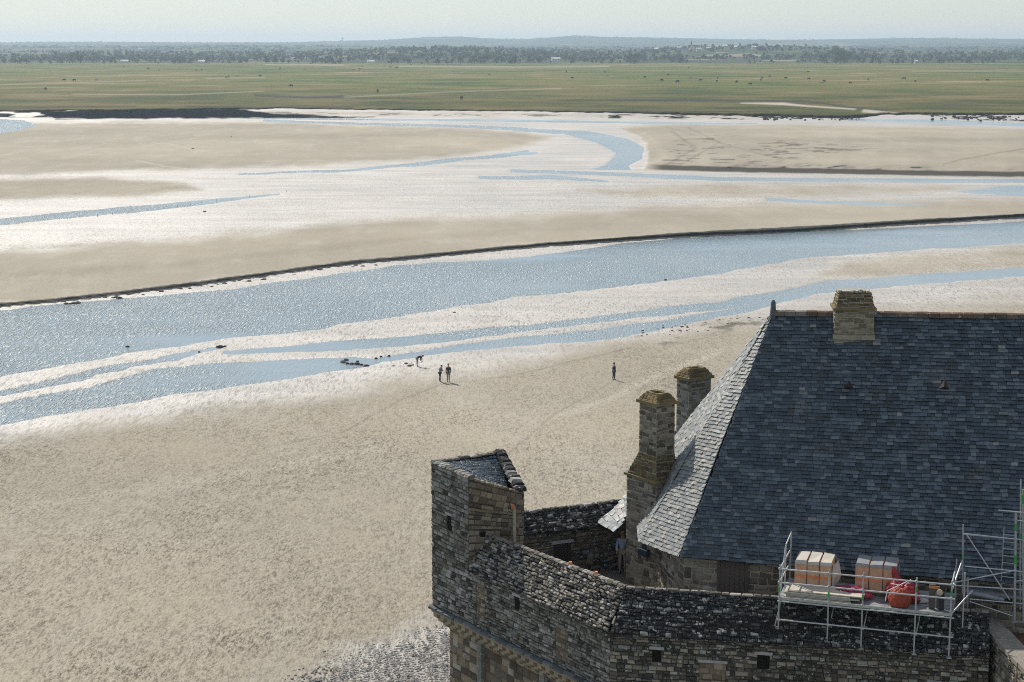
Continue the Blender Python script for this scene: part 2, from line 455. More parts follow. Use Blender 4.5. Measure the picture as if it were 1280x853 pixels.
W.append(sdf(U + nz * 3, Vn, [(640, 160), (740, 165), (785, 174), (805, 185), (803, 198), (785, 208), (790, 213), (740, 212), (757, 207), (772, 192), (745, 178), (705, 167), (640, 163.5)]))
W.append(ribbon(U, Vv, [(330, 151), (450, 155), (560, 157.5), (640, 161), (700, 166)], [2, 2.2, 2.6, 3.6, 4]))
W.append(ribbon(U, Vv + nz, [(640, 214), (760, 218), (900, 224), (1280, 227), (1780, 231)], [3, 4, 3.5, 4, 4]))
W.append(sdf(U, Vn, [(1195, 240), (1260, 233), (1780, 232), (1780, 252), (1280, 246)]))
W.append(ribbon(U, Vn, [(960, 250), (1100, 256), (1180, 258)], [3, 3, 1]))
W.append(ribbon(U, Vn, [(600, 223), (690, 222), (760, 227)], [3, 4, 1]))
W.append(ribbon(U, Vv, [(300, 148), (640, 151), (900, 155), (1060, 155)], [1.5, 2.2, 2.2, 1]))
W.append(ribbon(U, Vv, [(1060, 150), (1160, 152), (1280, 157), (1780, 160)], [1, 4, 6, 6]))
W.append(sdf(U, Vv, [(-500, 140), (0, 149), (30, 151), (46, 157), (25, 163), (0, 167), (-500, 182)]))
SW = W[0]
for w_ in W[1:]: SW = np.maximum(SW, w_)

dry = []
def soft(s, w): return smooth(-w, w, s)
dry.append(soft(sdf(U + nz * 20, Vv + nz * 4, [(-500, 640), (0, 550), (150, 528), (300, 508), (420, 492), (500, 477), (620, 459), (700, 441), (780, 427), (880, 409), (950, 399), (1100, 384), (1780, 352), (1780, 3000), (-500, 3000)]), 20))
dry.append(soft(sdf(U, Vv + nz * 4, M2TOP + CUT[::-1]), 9) * (interp(U, CUT) - Vv > -1))
dry.append(soft(sdf(U, Vv + nz * 2, [(-500, 240), (0, 224), (120, 222), (230, 228), (252, 237), (150, 245), (0, 251), (-500, 265)]), 6))
dry.append(soft(sdf(U, Vv + nz * 1.5, [(-500, 162), (0, 154), (150, 152), (350, 153), (500, 157), (640, 163), (690, 172), (650, 184), (550, 198), (400, 207), (200, 213), (0, 219), (-500, 232)]), 5.5))
dry.append(soft(sdf(U + nz * 6, Vv, [(808, 213), (812, 190), (800, 172), (770, 160), (850, 155), (1000, 156), (1280, 161), (1780, 164), (1780, 225), (1280, 222), (1000, 216)]), 3))
dry.append(.75 * soft(sdf(U, Vv + nz * 2, [(720, 238), (900, 230), (1200, 231), (1180, 240), (1000, 246), (800, 247)]), 6))
dry.append(.8 * soft(sdf(U, Vv + nz * 2, [(1010, 346), (1060, 328), (1150, 319), (1280, 309), (1780, 285), (1780, 310), (1280, 333), (1100, 345)]), 6))
dry.append(.6 * soft(sdf(U, Vv, [(330, 138), (1060, 147), (1060, 149), (330, 144)]), 2))
DRY = dry[0]
for d_ in dry[1:]: DRY = np.maximum(DRY, d_)
# the shore at the foot of the walls is wet and pebbly again
shore = soft(sdf(U + nz * 25, Vv + nz * 14, [(330, 1000), (360, 870), (430, 815), (500, 790), (570, 765), (700, 720), (900, 720), (900, 1400), (330, 1400)]), 26)
DRY = DRY * (1 - .75 * shore)
WET = 1 - DRY
WET = np.clip(WET, 0, 1)

# heights above the water plane (z = 0)
cut = interp(U, CUT) + nf * .8
dcut = cut - Vv                                  # >0 beyond the cut bank
bank_h = np.interp(U, [-500, 0, 600, 900, 1780], [.2, .22, .34, .8, 1.2])
m2 = interp(U, M2TOP)
bank_h = bank_h * (.92 + .5 * fbm(U / 28, U * 0, 3, 91) * smooth(640, 300, U))
plate = np.where(dcut > 0, bank_h * smooth(2, 26, Vv - m2) + 0.0, 0)
bank2 = sdf(U, Vv + nf * .7, [(806, 209), (820, 195), (800, 172), (770, 158), (1000, 153), (1780, 160), (1780, 224), (1280, 219.5), (1150, 218), (1000, 215), (900, 213.5), (806, 210)])
plate = np.maximum(plate, np.where(bank2 > 0, (1.0 + .35 * fbm(U / 60, U * 0, 3, 88)) * smooth(0, 16, bank2 + 1) * np.interp(U, [800, 860, 940, 1080, 1200, 1780], [.8, 1.1, 2.0, 1.9, 1.2, 1.1]), 0))
base = .10 + .14 * DRY + .03 * fbm(U / 40, Vv / 7, 4, 21)
H = np.where(SW > 0, -np.clip(SW * .05, 0, .35) - .01, np.minimum(base, -SW * .03 + .02)) + plate * (SW < 1)
H = H + .012 * nf * (SW < 3)
mud_and_shade = np.zeros_like(U)
# shore beyond the last channel rises to the marsh
H = np.where(Vv < 150, np.maximum(H, (SW < 0) * smooth(150, 138, Vv) * .9), H)
me_v = interp(U, MARSH_EDGE)
rocky0 = fbm(U / 30, Vv / 2.2, 3, 133)
mud_and_shade = np.maximum(mud_and_shade, soft(sdf(U + nz * 8, Vv + nf, [(50, 139), (170, 136), (300, 136), (340, 142), (420, 145.5), (470, 147), (300, 148), (70, 149), (60, 145)]) + 1.6 * rocky0, .8))
mud_and_shade = np.maximum(mud_and_shade, smooth(-.05, .15, rocky0) * soft(sdf(U, Vv, [(-60, 140), (60, 138), (70, 147), (0, 147), (-60, 149)]), 1))
rocky = fbm(U / 16, Vv / 1.6, 3, 33)
mud_and_shade = np.maximum(mud_and_shade, smooth(.0, .25, rocky) * soft(sdf(U, Vv, [(760, 143), (960, 144), (1050, 145.5), (1080, 150), (900, 149.5), (760, 148)]), 1))
mud_and_shade = np.maximum(mud_and_shade, smooth(-.05, .2, rocky) * soft(sdf(U, Vv, [(1130, 140), (1280, 141), (1780, 143), (1780, 156), (1280, 152), (1190, 149)]), 1))
mud_and_shade = np.maximum(mud_and_shade, .6 * smooth(.1, .3, rocky) * soft(sdf(U, Vv, [(330, 140), (960, 145), (960, 148), (330, 144)]), 1))
mud_and_shade = np.maximum(mud_and_shade, .55 * smooth(.15, .4, rocky) * soft(sdf(U, Vv, [(820, 205), (840, 175), (900, 170), (1100, 185), (900, 210)]), 5))
mud_and_shade = np.maximum(mud_and_shade, soft(np.where(np.abs(dcut - 1) < 3.5, 1.0, -1.0), .5) * smooth(-.4, 1.5, dcut) * smooth(5.5, 3.2, dcut) * .9)  # shade of the cut bank face, painted with the mud colour
mud_and_shade = np.maximum(mud_and_shade, .8 * smooth(806, 830, U) * smooth(4.2, 2.2, np.abs(bank2 - 1.5)) * (Vv > 205))  # same painted shade on the face of the right-hand bank
# dark debris line on the upper shore, bottom of stream
mud_and_shade = np.maximum(mud_and_shade, .55 * smooth(.1, .35, fbm(U / 22, Vv / 5, 4, 71)) * soft(sdf(U, Vv, [(790, 425), (830, 410), (900, 401), (960, 396), (1000, 398), (900, 415), (830, 432)]), 6))
rdx = (rows[:, None] * 0)
S = np.zeros_like(U)                              # ray slope: fall per metre of distance
a_ = (CY - Vv) / FPX
YY = cp + a_ * sp; ZZ = -sp + a_ * cp
slope = -ZZ / YY
Y0 = (CAMZ - H) / slope
# a height field may not fold: walking away from the camera the distance always grows
Ym = np.maximum.accumulate(Y0 + np.arange(len(rows))[:, None] * 1e-3, axis=0)
Z = CAMZ - slope * Ym
Z = np.minimum(Z, H + 2.0)
X = (U - CX) / FPX * Ym / YY
# soft mounds of sand
Z = Z + .03 * fbm(X / 6, Ym / 9, 3, 51) * (SW < -2) * (Ym < 400)
ripple = np.clip(.55 + .35 * fbm(U / 120, Vv / 40, 3, 61) + .5 * shore, 0, 1.3) * np.interp(Ym, [60, 200, 600], [1, .8, .5])
ripple = ripple * np.where((dcut > 0) & (Vv > m2) | (Vv < 216), .38, 1)
track = np.zeros_like(U)
for pts, w_, k in [([(700, 520), (760, 500), (820, 470), (900, 440)], 7, .5), ([(560, 478), (500, 500), (430, 540), (330, 560)], 1.6, -.5), ([(567, 479), (640, 470), (700, 455), (790, 435)], 1.4, -.5), ([(768, 476), (690, 520), (600, 600), (520, 640)], 1.6, -.45),
                   ([(240, 212), (205, 208), (170, 201)], 1, .8), ([(240, 187), (215, 181), (190, 178)], 1, .7), ([(300, 760), (380, 745), (440, 735)], 1.5, -.5), ([(0, 640), (120, 620), (260, 600), (480, 560)], 9, .25), ([(840, 165), (870, 185), (835, 205)], 2.4, -.5), ([(860, 160), (900, 178), (850, 206)], 1.5, -.5),
                   ([(1180, 205), (1200, 200), (1290, 184)], 1.5, -.5), ([(900, 172), (1050, 176), (1280, 174)], 5, -.25), ([(1100, 188), (1200, 186), (1290, 190)], 6, -.2), ([(830, 158), (960, 196), (1000, 200)], 1.2, -.4), ([(0, 300), (200, 290), (420, 268)], 5, .3), ([(0, 345), (220, 330), (500, 300), (760, 282)], 7, -.18), ([(1010, 320), (1280, 318)], 3, -.3), ([(1080, 378), (1290, 372)], 4, -.35), ([(1080, 385), (1290, 383)], 3, -.3)]:
    track = track + k * soft(ribbon(U, Vv + nf * .8, pts, w_), max(.7, w_ * .5))
struct(grid_mesh('tidal_sand', X, Ym, Z, M['sand'], dict(wet=WET, mud=mud_and_shade, ripple=ripple, track=track)))
# water: one level sheet; the channels are where the sand lies lower
Yw = np.array([40, 90, 200, 400, 700, 960.0]); cw = np.linspace(-560, 1840, 9)
XX = np.array([[(u - CX) / FPX * (y * 1.03 + 6) for u in cw] for y in Yw]); YW = np.repeat(Yw[:, None], 9, 1)
struct(grid_mesh('tidal_water', XX, YW, XX * 0, M['water'], {}))
# solid ground below everything, out past the horizon
gx = np.array([[-45000, -3000, 3000, 45000]] * 4.0.__int__(), float)
gy = np.repeat(np.array([[-2000], [500], [5000], [50000]], float), 4, 1)
struct(grid_mesh('ground', gx, gy, gx * 0 - 2.0, M['fields'], {}))

# ---------------------------------------------------------------- salt marsh (raised about a metre and a half)
mc = np.arange(-700, 1981, 4.0)
mr = np.concatenate([np.arange(0, 1.01, .012) ** 1.0])
Um, T = np.meshgrid(mc, mr)
ev = interp(Um, MARSH_EDGE) + fbm(Um / 40, Um * 0, 4, 5) * 1.3 + fbm(Um / 7, Um * 0, 3, 15) * .6
ZM = 1.5
Vm = ev + (79.4 - ev) * T
am = (CY - Vm) / FPX
Ymm = (CAMZ - ZM) / (-(-sp + am * cp) / (cp + am * sp))
Xm = (Um - CX) / FPX * Ymm / (cp + am * sp)
ZMg = ZM + .12 * fbm(Xm / 40, Ymm / 60, 3, 8) + 0 * Xm
# front cliff: two extra rows below the edge
cl_y = Ymm[:1] - .5; cl_y2 = Ymm[:1] - 2.2
Xc = np.concatenate([Xm[:1], Xm[:1], Xm], 0); Yc = np.concatenate([cl_y2, cl_y, Ymm], 0)
Zc = np.concatenate([Xm[:1] * 0 - 1.0, Xm[:1] * 0 + .9, ZMg], 0)
creek = np.zeros_like(Um); sandy = np.zeros_like(Um)
for pts, w_, dk in [([(230, 133), (330, 134.5), (440, 134)], 1.4, 1), ([(0, 136), (80, 133.5), (170, 133)], 1.2, .8), ([(320, 119), (345, 121), (400, 122), (430, 120)], 2.5, .9), ([(430, 126), (560, 119), (640, 110)], 1, .6),
                    ([(770, 126), (900, 125.5), (1010, 127), (1060, 134), (1110, 139)], 1.8, 1), ([(1180, 131), (1290, 133)], 1.5, .6), ([(760, 139), (960, 140)], 1.2, .9), ([(500, 139), (860, 139.5)], .9, .8),
                    ([(0, 105), (60, 101)], 1, .5), ([(1180, 86), (1290, 86.5)], 1, .5), ([(230, 120), (280, 119.5)], 1, .6), ([(600, 120), (640, 118)], 1, .5)]:
    creek = np.maximum(creek, dk * soft(ribbon(Um, Vm + fbm(Um / 9, Um * 0, 3, 4) * .5, pts, w_), .6))
for pts, w_, k in [([(925, 129), (980, 130), (1010, 133), (1070, 137)], [1, 3.2, 2, 1.5], 1), ([(1080, 139), (1130, 144)], 4, .9), ([(90, 118), (230, 118.5), (330, 114)], .9, .5), ([(430, 122), (560, 115), (700, 111)], .9, .45),
                   ([(0, 106), (180, 101)], .9, .4), ([(500, 83), (640, 84), (760, 83)], 1.6, .45), ([(330, 81), (430, 81.5)], .9, .6), ([(260, 98), (330, 97)], .8, .5), ([(1140, 89), (1290, 90)], 1, .35)]:
    sandy = np.maximum(sandy, k * soft(ribbon(Um, Vm, pts, w_), .8))
nearm = smooth(100, 128, Vm)
ext = lambda A, v=None: np.concatenate([A[:1] if v is None else A[:1] * 0 + v] * 2 + [A], 0)
struct(grid_mesh('salt_marsh', Xc, Yc, Zc, M['marsh'], dict(mud=ext(creek, 1.0), sandy=ext(sandy, 0), near=ext(nearm))))

# ---------------------------------------------------------------- land beyond the marsh
SKY = [(-900, 53), (-200, 52), (0, 52.5), (120, 51.5), (260, 52), (380, 52), (440, 50), (480, 49.5), (530, 46.5), (575, 45.5), (610, 48), (660, 48.5), (700, 46), (715, 44.8), (760, 46), (800, 46.5), (880, 47.8), (960, 49), (1040, 49), (1110, 47.5), (1170, 47.5), (1280, 48), (1500, 47), (2200, 49)]
lc = np.arange(-900, 2201, 8.0)
ld = np.concatenate([np.linspace(2900, 5000, 22), np.linspace(5300, 15500, 50)])
UL, D = np.meshgrid(lc, ld)
XL = (UL - CX) / FPX * D
def land_h(X_, D_):
    U_ = CX + X_ / D_ * FPX
    h = 1.4 + smooth(3000, 4600, D_) * 9 + smooth(4800, 8000, D_) * 14
    h = h + 17 * np.exp(-((U_ - 930) / 130) ** 2) * smooth(3100, 4100, D_) * smooth(6500, 4600, D_)
    h = h + 13 * np.exp(-((U_ - 560) / 130) ** 2) * smooth(3050, 3900, D_) * smooth(6500, 4600, D_)
    top = CAMZ + (56 - interp(U_, SKY)) * 13000 / FPX - 8
    h = h + (top - 24) * smooth(8500, 12500, D_) * (1 - .5 * smooth(13000, 15500, D_))
    h = h + (6 * fbm(X_ / 900, D_ / 900, 4, 2)) * smooth(3300, 5500, D_) + 9 * fbm(X_ / 1500, D_ / 1300, 3, 12) * smooth(5500, 8000, D_) * smooth(12000, 9000, D_)
    return h
HL = land_h(XL, D)
HL[0] = -1
struct(grid_mesh('far_land', XL, D, HL, M['fields'], {}))

# far woods and hedgerows too small to pick apart: one mass of joined crowns
def crown_mesh(seed, n=9, quads=70):
    r = random.Random(seed); vs = []; fs = []
    t_ = (1 + 5 ** .5) / 2
    ico = [V3(v).normalized() for v in [(-1, t_, 0), (1, t_, 0), (-1, -t_, 0), (1, -t_, 0), (0, -1, t_), (0, 1, t_), (0, -1, -t_), (0, 1, -t_), (t_, 0, -1), (t_, 0, 1), (-t_, 0, -1), (-t_, 0, 1)]]
    icf = [(0, 11, 5), (0, 5, 1), (0, 1, 7), (0, 7, 10), (0, 10, 11), (1, 5, 9), (5, 11, 4), (11, 10, 2), (10, 7, 6), (7, 1, 8), (3, 9, 4), (3, 4, 2), (3, 2, 6), (3, 6, 8), (3, 8, 9), (4, 9, 5), (2, 4, 11), (6, 2, 10), (8, 6, 7), (9, 8, 1)]
    for k in range(n):
        a = r.random() * 6.28; rr = r.random() ** .5 * .34; z = r.uniform(.22, .84)
        c = V3((math.cos(a) * rr * (1.15 - z * .6), math.sin(a) * rr * (1.15 - z * .6), z)); s = r.uniform(.12, .21)
        b = len(vs); vs += [c + v * s * r.uniform(.7, 1.25) for v in ico]; fs += [tuple(b + i for i in f) for f in icf]
        for q in range(quads // n):
            d = V3((r.gauss(0, 1), r.gauss(0, 1), r.gauss(0, 1))).normalized(); o = c + d * s * r.uniform(.95, 1.35)
            e = V3((r.gauss(0, 1), r.gauss(0, 1), r.gauss(0, 1))).normalized() * .045; g_ = e.cross(d).normalized() * .045
            b = len(vs); vs += [o - e, o + g_, o + e, o - g_]; fs.append((b, b + 1, b + 2, b + 3))
    return vs, fs
CR = [crown_mesh(s) for s in range(6)]
CRM = []
for vs, fs in CR:
    me = bpy.data.meshes.new('crown'); me.from_pydata(vs, [], fs); me.materials.append(M['leaf']); CRM.append(me)
tb = MB(); tb.tube((0, 0, 0), (.01, 0, .5), .035, 6, .018); tb.tube((.005, 0, .3), (.15, .05, .55), .018, 5, .008); tb.tube((.005, 0, .34), (-.13, -.04, .6), .017, 5, .008)
TRM = bpy.data.meshes.new('trunk'); TRM.from_pydata([tuple(v) for v in tb.v], [], tb.f); TRM.materials.append(M['bark'])
def tree(x, y, z, h, w, k, label, group):
    o = thing('tree', label, 'tree', (x, y, z - .2), group)
    o.scale = (w, w, h); o.rotation_euler = (0, 0, rnd.random() * 6.28)
    for nm, me in (('crown', CRM[k % 6]), ('trunk', TRM)):
        c_ = bpy.data.objects.new(nm, me); COL.objects.link(c_); c_.parent = o
    return o
BELT = [(0, 70, 20, 7, 13), (70, 130, 20, 9, 19), (130, 300, 42, 7, 13), (300, 430, 34, 8, 16), (395, 440, 8, 8, 12), (490, 515, 10, 8, 14), (520, 570, 14, 7, 11), (575, 668, 32, 10, 17), (672, 690, 6, 10, 16), (700, 780, 20, 8, 12), (782, 806, 8, 12, 19), (812, 856, 14, 8, 13), (925, 965, 10, 4, 8), (990, 1018, 9, 6, 10), (1020, 1056, 16, 16, 25), (1062, 1100, 10, 9, 15), (1100, 1240, 34, 7, 12), (1196, 1202, 1, 15, 17), (-120, 0, 16, 8, 13), (1280, 1400, 14, 8, 13)]
BLAB = ['at the far left', 'around the tall trees near the left', 'between the left farm and the white low house', 'left of the first barns', 'behind the bright marsh strip', 'beside the white barns', 'on the left-centre rise', 'in the dark wood left of centre', 'left of the long white building', 'right of the long white building', 'in the tall clump below the church', 'in the dark hedge below the church', 'in the low hedge right of the church', 'just left of the high clump', 'x', 'just right of the high clump', 'along the right-hand shore', 'standing highest at the right', 'beyond the left frame edge', 'beyond the right frame edge']
for (u0, u1, n, h0, h1), bl_ in zip(BELT, BLAB):
    for k in range(n):
        u = u0 + (k + rnd.random()) / n * (u1 - u0); d_ = 2960 + rnd.random() ** 1.6 * 900
        x = (u - CX) / FPX * d_; h = rnd.uniform(h0, h1) * rnd.choice((.6, .8, 1, 1, 1.15))
        z = float(land_h(np.array(x), np.array(d_)))
        lb = 'tall dark green tree in the high clump beyond the marsh, right of the village' if bl_ == 'x' else 'hazy blue-green tree ' + bl_ + ' of the far belt'
        gp = 'trees ' + ('in the high clump right of the village' if bl_ == 'x' else bl_)
        tree(x, d_, z, h, h * rnd.uniform(.9, 1.3), rnd.randrange(6), lb, gp)
wv = []; wf = []; nv = 0
for k in range(13000):
    u = rnd.uniform(-300, 1600); d_ = 3350 + (rnd.random() ** 1.5) * 10500
    x = (u - CX) / FPX * d_
    dens = fbm(np.array(x / 420.), np.array(d_ / 330.), 3, 40)
    if dens < (.02 if d_ < 5000 else .08) : continue
    z = float(land_h(np.array(x), np.array(d_)))
    vs, fs = CR[k % 6]; h = rnd.uniform(7, 13) * (1 if d_ < 7000 else .75); w = h * rnd.uniform(1, 1.9) * (1 if d_ < 6000 else 2.6)
    nb = 12 * 3 if d_ > 5000 else 12 * 5
    c_, s_ = math.cos(k), math.sin(k)
    A = np.array(vs); 
    sel = []; cnt = 0
    A = np.stack([(A[:, 0] * c_ - A[:, 1] * s_) * w + x, (A[:, 0] * s_ + A[:, 1] * c_) * w + d_, A[:, 2] * h + z - 1], 1)
    nq = 70 // 9
    lim = (12 + nq * 4) * (3 if d_ > 5000 else 5)
    ff = [f for f in fs if max(f) < lim and len(f) == 3]
    wv.append(A[:lim]); wf += [tuple(i + nv for i in f) for f in ff]; nv += lim
me = bpy.data.meshes.new('distant_woods'); me.from_pydata(np.concatenate(wv).tolist(), [], wf); me.materials.append(M['leaf'])
o = bpy.data.objects.new('distant_woods', me); COL.objects.link(o); o['kind'] = 'stuff'; o['label'] = 'hazy woods and hedgerows covering the low hills'

# ---------------------------------------------------------------- village
def far_house(u, v, d_, w, dp, h, rz, pale=False, label='', group=None):
    x = (u - CX) / FPX * d_
    z = float(land_h(np.array(x), np.array(float(d_))))
    zz = CAMZ + (56 - v) * d_ / FPX          # the roof shows at this height
    z = max(z, zz - h * 1.5)
    o = thing('house', label, 'house', (x, d_, z - 6), group)
    a = V3((math.cos(rz), math.sin(rz), 0)); b = V3((-math.sin(rz), math.cos(rz), 0)); c = V3((x, d_, z))
    MB().box(c - a * w / 2 - b * dp / 2 - V3((0, 0, 6)), a * w, b * dp, V3((0, 0, h + 6))).build('wall', M['house_wall'], o)
    e = .4; q = [c + a * (sx * (w / 2 + e)) + b * (sy * (dp / 2 + e)) + V3((0, 0, h)) for sx, sy in ((-1, -1), (1, -1), (1, 1), (-1, 1))]
    r0 = c - a * (w / 2 + e) + V3((0, 0, h + dp * .38)); r1 = c + a * (w / 2 + e) + V3((0, 0, h + dp * .38))
    part('roof', q + [r0, r1], [(0, 1, 5, 4), (2, 3, 4, 5), (0, 4, 3), (1, 2, 5), (3, 2, 1, 0)], M['house_roof_pale'] if pale else M['house_roof'], o)
    MB().cbox(r0 + a * 1.2 - V3((0, 0, .5)), .9, .9, 2.0, rz).build('chimney', M['house_wall'], o)
    for k in (-1, 0, 1):
        MB().box(c + a * (k * w * .3 - .5) - b * (dp / 2 + .05) + V3((0, 0, h * .45)), a * 1.0, b * .1, V3((0, 0, 1.3))).build('window', M['black'], o)
    return o
vill = [(846, 58), (870, 60), (876, 61), (882, 60.5), (893, 62), (853, 61), (905, 64), (915, 68), (903, 71), (920, 73), (982, 72), (938, 66), (962, 67), (1002, 71), (818, 60), (806, 59), (832, 62), (796, 61), (860, 62), (948, 70)]
for i, (u, v) in enumerate(vill):
    far_house(u, v, 4100 + rnd.uniform(-250, 250), rnd.uniform(8, 13), rnd.uniform(6, 8), rnd.uniform(3.5, 5.5), rnd.uniform(-.5, .5), rnd.random() < .6, 'small pale far-off house among the trees of the village on the right-hand rise', 'houses of the hill village')
for (u, v, w, lb) in [(466, 75.5, 12, 'small white pair of barns at the marsh edge, left of the middle'), (513, 77.5, 11, 'low white shed behind the marsh, beside a dark hedge'), (694, 72, 15, 'long white low building between the belt trees, middle of the horizon'), (258, 76, 14, 'white low house in the tree belt, left of centre'), (162, 75, 13, 'long pale roofed house at the left of the tree belt'), (98, 60, 14, 'lone white farm high on the left-hand hillside'), (1138, 80.5, 6, 'tiny white hut on the marsh edge at the right'), (182, 61, 12, 'small cream house alone on the left rise')]:
    far_house(u, v, 3050 if v > 70 else 5600, w, 7, 3.2, .15, True, lb)
x = (861 - CX) / FPX * 4200; zc = CAMZ + (56 - 60.5) * 4200 / FPX
ch = thing('church', 'grey village church with a slim dark spire on the hill', 'church', (x, 4200, zc - 8))
MB().cbox((x, 4200, zc - 8), 4.2, 4.2, 15).build('tower', M['house_wall'], ch)
MB().cbox((x + 11, 4200, zc - 8), 17, 8, 12.5).build('nave', M['house_wall'], ch)
part('roof', [(x + 2.5, 4195.6, zc + 4.4), (x + 20, 4195.6, zc + 4.4), (x + 20, 4204.4, zc + 4.4), (x + 2.5, 4204.4, zc + 4.4), (x + 2.5, 4200, zc + 8), (x + 20, 4200, zc + 8)], [(0, 1, 5, 4), (2, 3, 4, 5), (0, 4, 3), (1, 2, 5)], M['spire'], ch)
MB().tube((x, 4200, zc + 7), (x, 4200, zc + 19), 2.6, 8, .1).build('spire', M['spire'], ch)
x = (431.5 - CX) / FPX * 12500; zt = CAMZ + (56 - 48.3) * 12500 / FPX
wt = thing('water_tower', 'pale mushroom-shaped water tower on the left skyline', 'water tower', (x, 12500, zt - 30))
MB().tube((x, 12500, zt - 30), (x, 12500, zt - 4), 3, 10).build('shaft', M['house_wall'], wt)
MB().tube((x, 12500, zt - 5), (x, 12500, zt + 4), 5, 12, 10).build('tank', M['house_wall'], wt)

# ---------------------------------------------------------------- grazing animals on the marsh
def cow_parts(mat):
    b = MB()
    b.tube((-.8, 0, 1.05), (.7, 0, 1.1), .36, 10, .40); b.tube((-1.0, 0, 1.1), (-.8, 0, 1.05), .2, 10, .36); b.tube((.7, 0, 1.1), (.95, 0, 1.12), .40, 10, .22)
    b.tube((.85, 0, 1.15), (1.3, 0, .75), .2, 8, .14); b.tube((1.25, 0, .8), (1.55, 0, .35), .15, 8, .09)
    for sx, sy in ((-.75, .2), (-.75, -.2), (.65, .2), (.65, -.2)):
        b.tube((sx, sy, 1.0), (sx + .05, sy, .5), .14, 6, .075); b.tube((sx + .05, sy, .5), (sx, sy, 0), .07, 6, .06)
    b.tube((-1.0, 0, 1.2), (-1.12, 0, .5), .035, 5, .02)
    for sy in (.1, -.1): b.tube((1.3, sy, .85), (1.28, sy * 2.6, .9), .05, 5, .02)
    me = bpy.data.meshes.new('animal'); me.from_pydata([tuple(v) for v in b.v], [], b.f); me.materials.append(mat); return me
CM = [cow_parts(M['cow_dark']), cow_parts(M['cow_pale'])]
spots = [(57, 113), (80, 101.5), (93, 102), (120, 101), (155, 85), (245, 89), (252, 88.5), (283, 98), (286, 97), (296, 96), (325, 96.5), (364, 109), (388, 80.5), (420, 80), (453, 84), (449, 87), (442, 88), (481, 83), (488, 85), (496, 86), (514, 82), (530, 85), (612, 94.5), (577, 125), (472, 116), (715, 99), (708, 91), (759, 96.5), (756, 91), (806, 98), (827, 102), (835, 95), (847, 104), (863, 98.5), (876, 102), (897, 99), (921, 104), (938, 107), (896, 103), (939, 97.5), (951, 101.5), (953, 99), (962, 97), (982, 99), (1011, 100), (1027, 105), (1030, 103.5), (1063, 105), (1085, 101), (1130, 100), (1144, 103), (1048, 88), (861, 86), (1234, 102), (185, 87), (199, 89), (1010, 91), (380, 88), (350, 87)]
for i, (u, v) in enumerate(spots):
    p_ = at_z(u, v, 1.55)
    pale_ = i % 6 == 3
    o = inst('cow', CM[1 if pale_ else 0], Matrix.Translation(p_) @ Matrix.Rotation(rnd.random() * 6.28, 4, 'Z') @ Matrix.Scale(rnd.uniform(1.2, 1.7), 4))
    o['category'] = 'cow'; o['group'] = 'cattle grazing on the salt marsh'
    o['label'] = ('pale' if pale_ else 'small dark') + ' far-off cow grazing on the ' + ('left' if u < 430 else 'middle' if u < 760 else 'right') + ' third of the salt marsh'

# ================================================================ masonry generators
def stone_templates():
    out = []
    for s in range(12):
        r = random.Random(100 + s)
        j = lambda a: r.uniform(-a, a)
        b = [(-.5, -.5, 0), (.5, -.5, 0), (.5, .5, 0), (-.5, .5, 0)]
        m_ = [(-.47 + j(.06), -.45 + j(.10), .55), (.47 + j(.06), -.45 + j(.10), .55), (.47 + j(.06), .45 + j(.10), .55), (-.47 + j(.06), .45 + j(.10), .55)]
        f = [(-.38 + j(.07), -.33 + j(.1), .95 + j(.12)), (.38 + j(.07), -.33 + j(.1), .95 + j(.12)), (.38 + j(.07), .33 + j(.1), .95 + j(.12)), (-.38 + j(.07), .33 + j(.1), .95 + j(.12))]
        vs = b + m_ + f
        fs = [(0, 1, 5, 4), (1, 2, 6, 5), (2, 3, 7, 6), (3, 0, 4, 7), (4, 5, 9, 8), (5, 6, 10, 9), (6, 7, 11, 10), (7, 4, 8, 11), (8, 9, 10, 11)]
        out.append((np.array(vs), fs))
    return out
ST = stone_templates()
STM = {}
def stone_me(k, mat):
    key = (k, mat.name)
    if key not in STM:
        me = bpy.data.meshes.new('stone'); me.from_pydata(ST[k][0].tolist(), [], ST[k][1]); me.materials.append(mat); STM[key] = me
    return STM[key]
def visible(p): 
    u, v, f = project(p); return -5 < u < 1285 and -5 < v < 858
def lay(pieces, parent, cap, single='stone', joined='stonework', templates=ST, tme=stone_me):
    """pieces: (matrix, template, tint, material). the largest in view become parts, the rest one joined part"""
    for_parts = sorted([q for q in pieces if visible(q[0].translation)], key=lambda q: -(q[0].col[0].length * q[0].col[1].length) / project(q[0].translation)[2] ** 2)[:cap]
    ids = set(id(q) for q in for_parts)
    for q in for_parts: inst(single, tme(q[1], q[3]), q[0], parent, q[2])
    rest = [q for q in pieces if id(q) not in ids]
    for mat in {q[3].name: q[3] for q in rest}.values():
        rs = [q for q in rest if q[3] == mat]
        vs = []; fs = []; ti = []; n = 0
        off = np.array(wloc(parent))
        for q in rs:
            T_, F_ = templates[q[1]]
            A = np.array(q[0])
            vs.append(T_ @ A[:3, :3].T + A[:3, 3] - off); fs += [tuple(i + n for i in f) for f in F_]; n += len(T_); ti += [q[2]] * len(F_)
        me = bpy.data.meshes.new(joined); me.from_pydata(np.concatenate(vs).tolist(), [], fs)
        at_ = me.attributes.new('tint', 'FLOAT', 'FACE'); at_.data.foreach_set('value', ti); me.materials.append(mat)
        o = bpy.data.objects.new(joined, me); COL.objects.link(o); o.parent = parent; o['kind'] = 'stuff'; o.color = (0, 0, 0, 1)
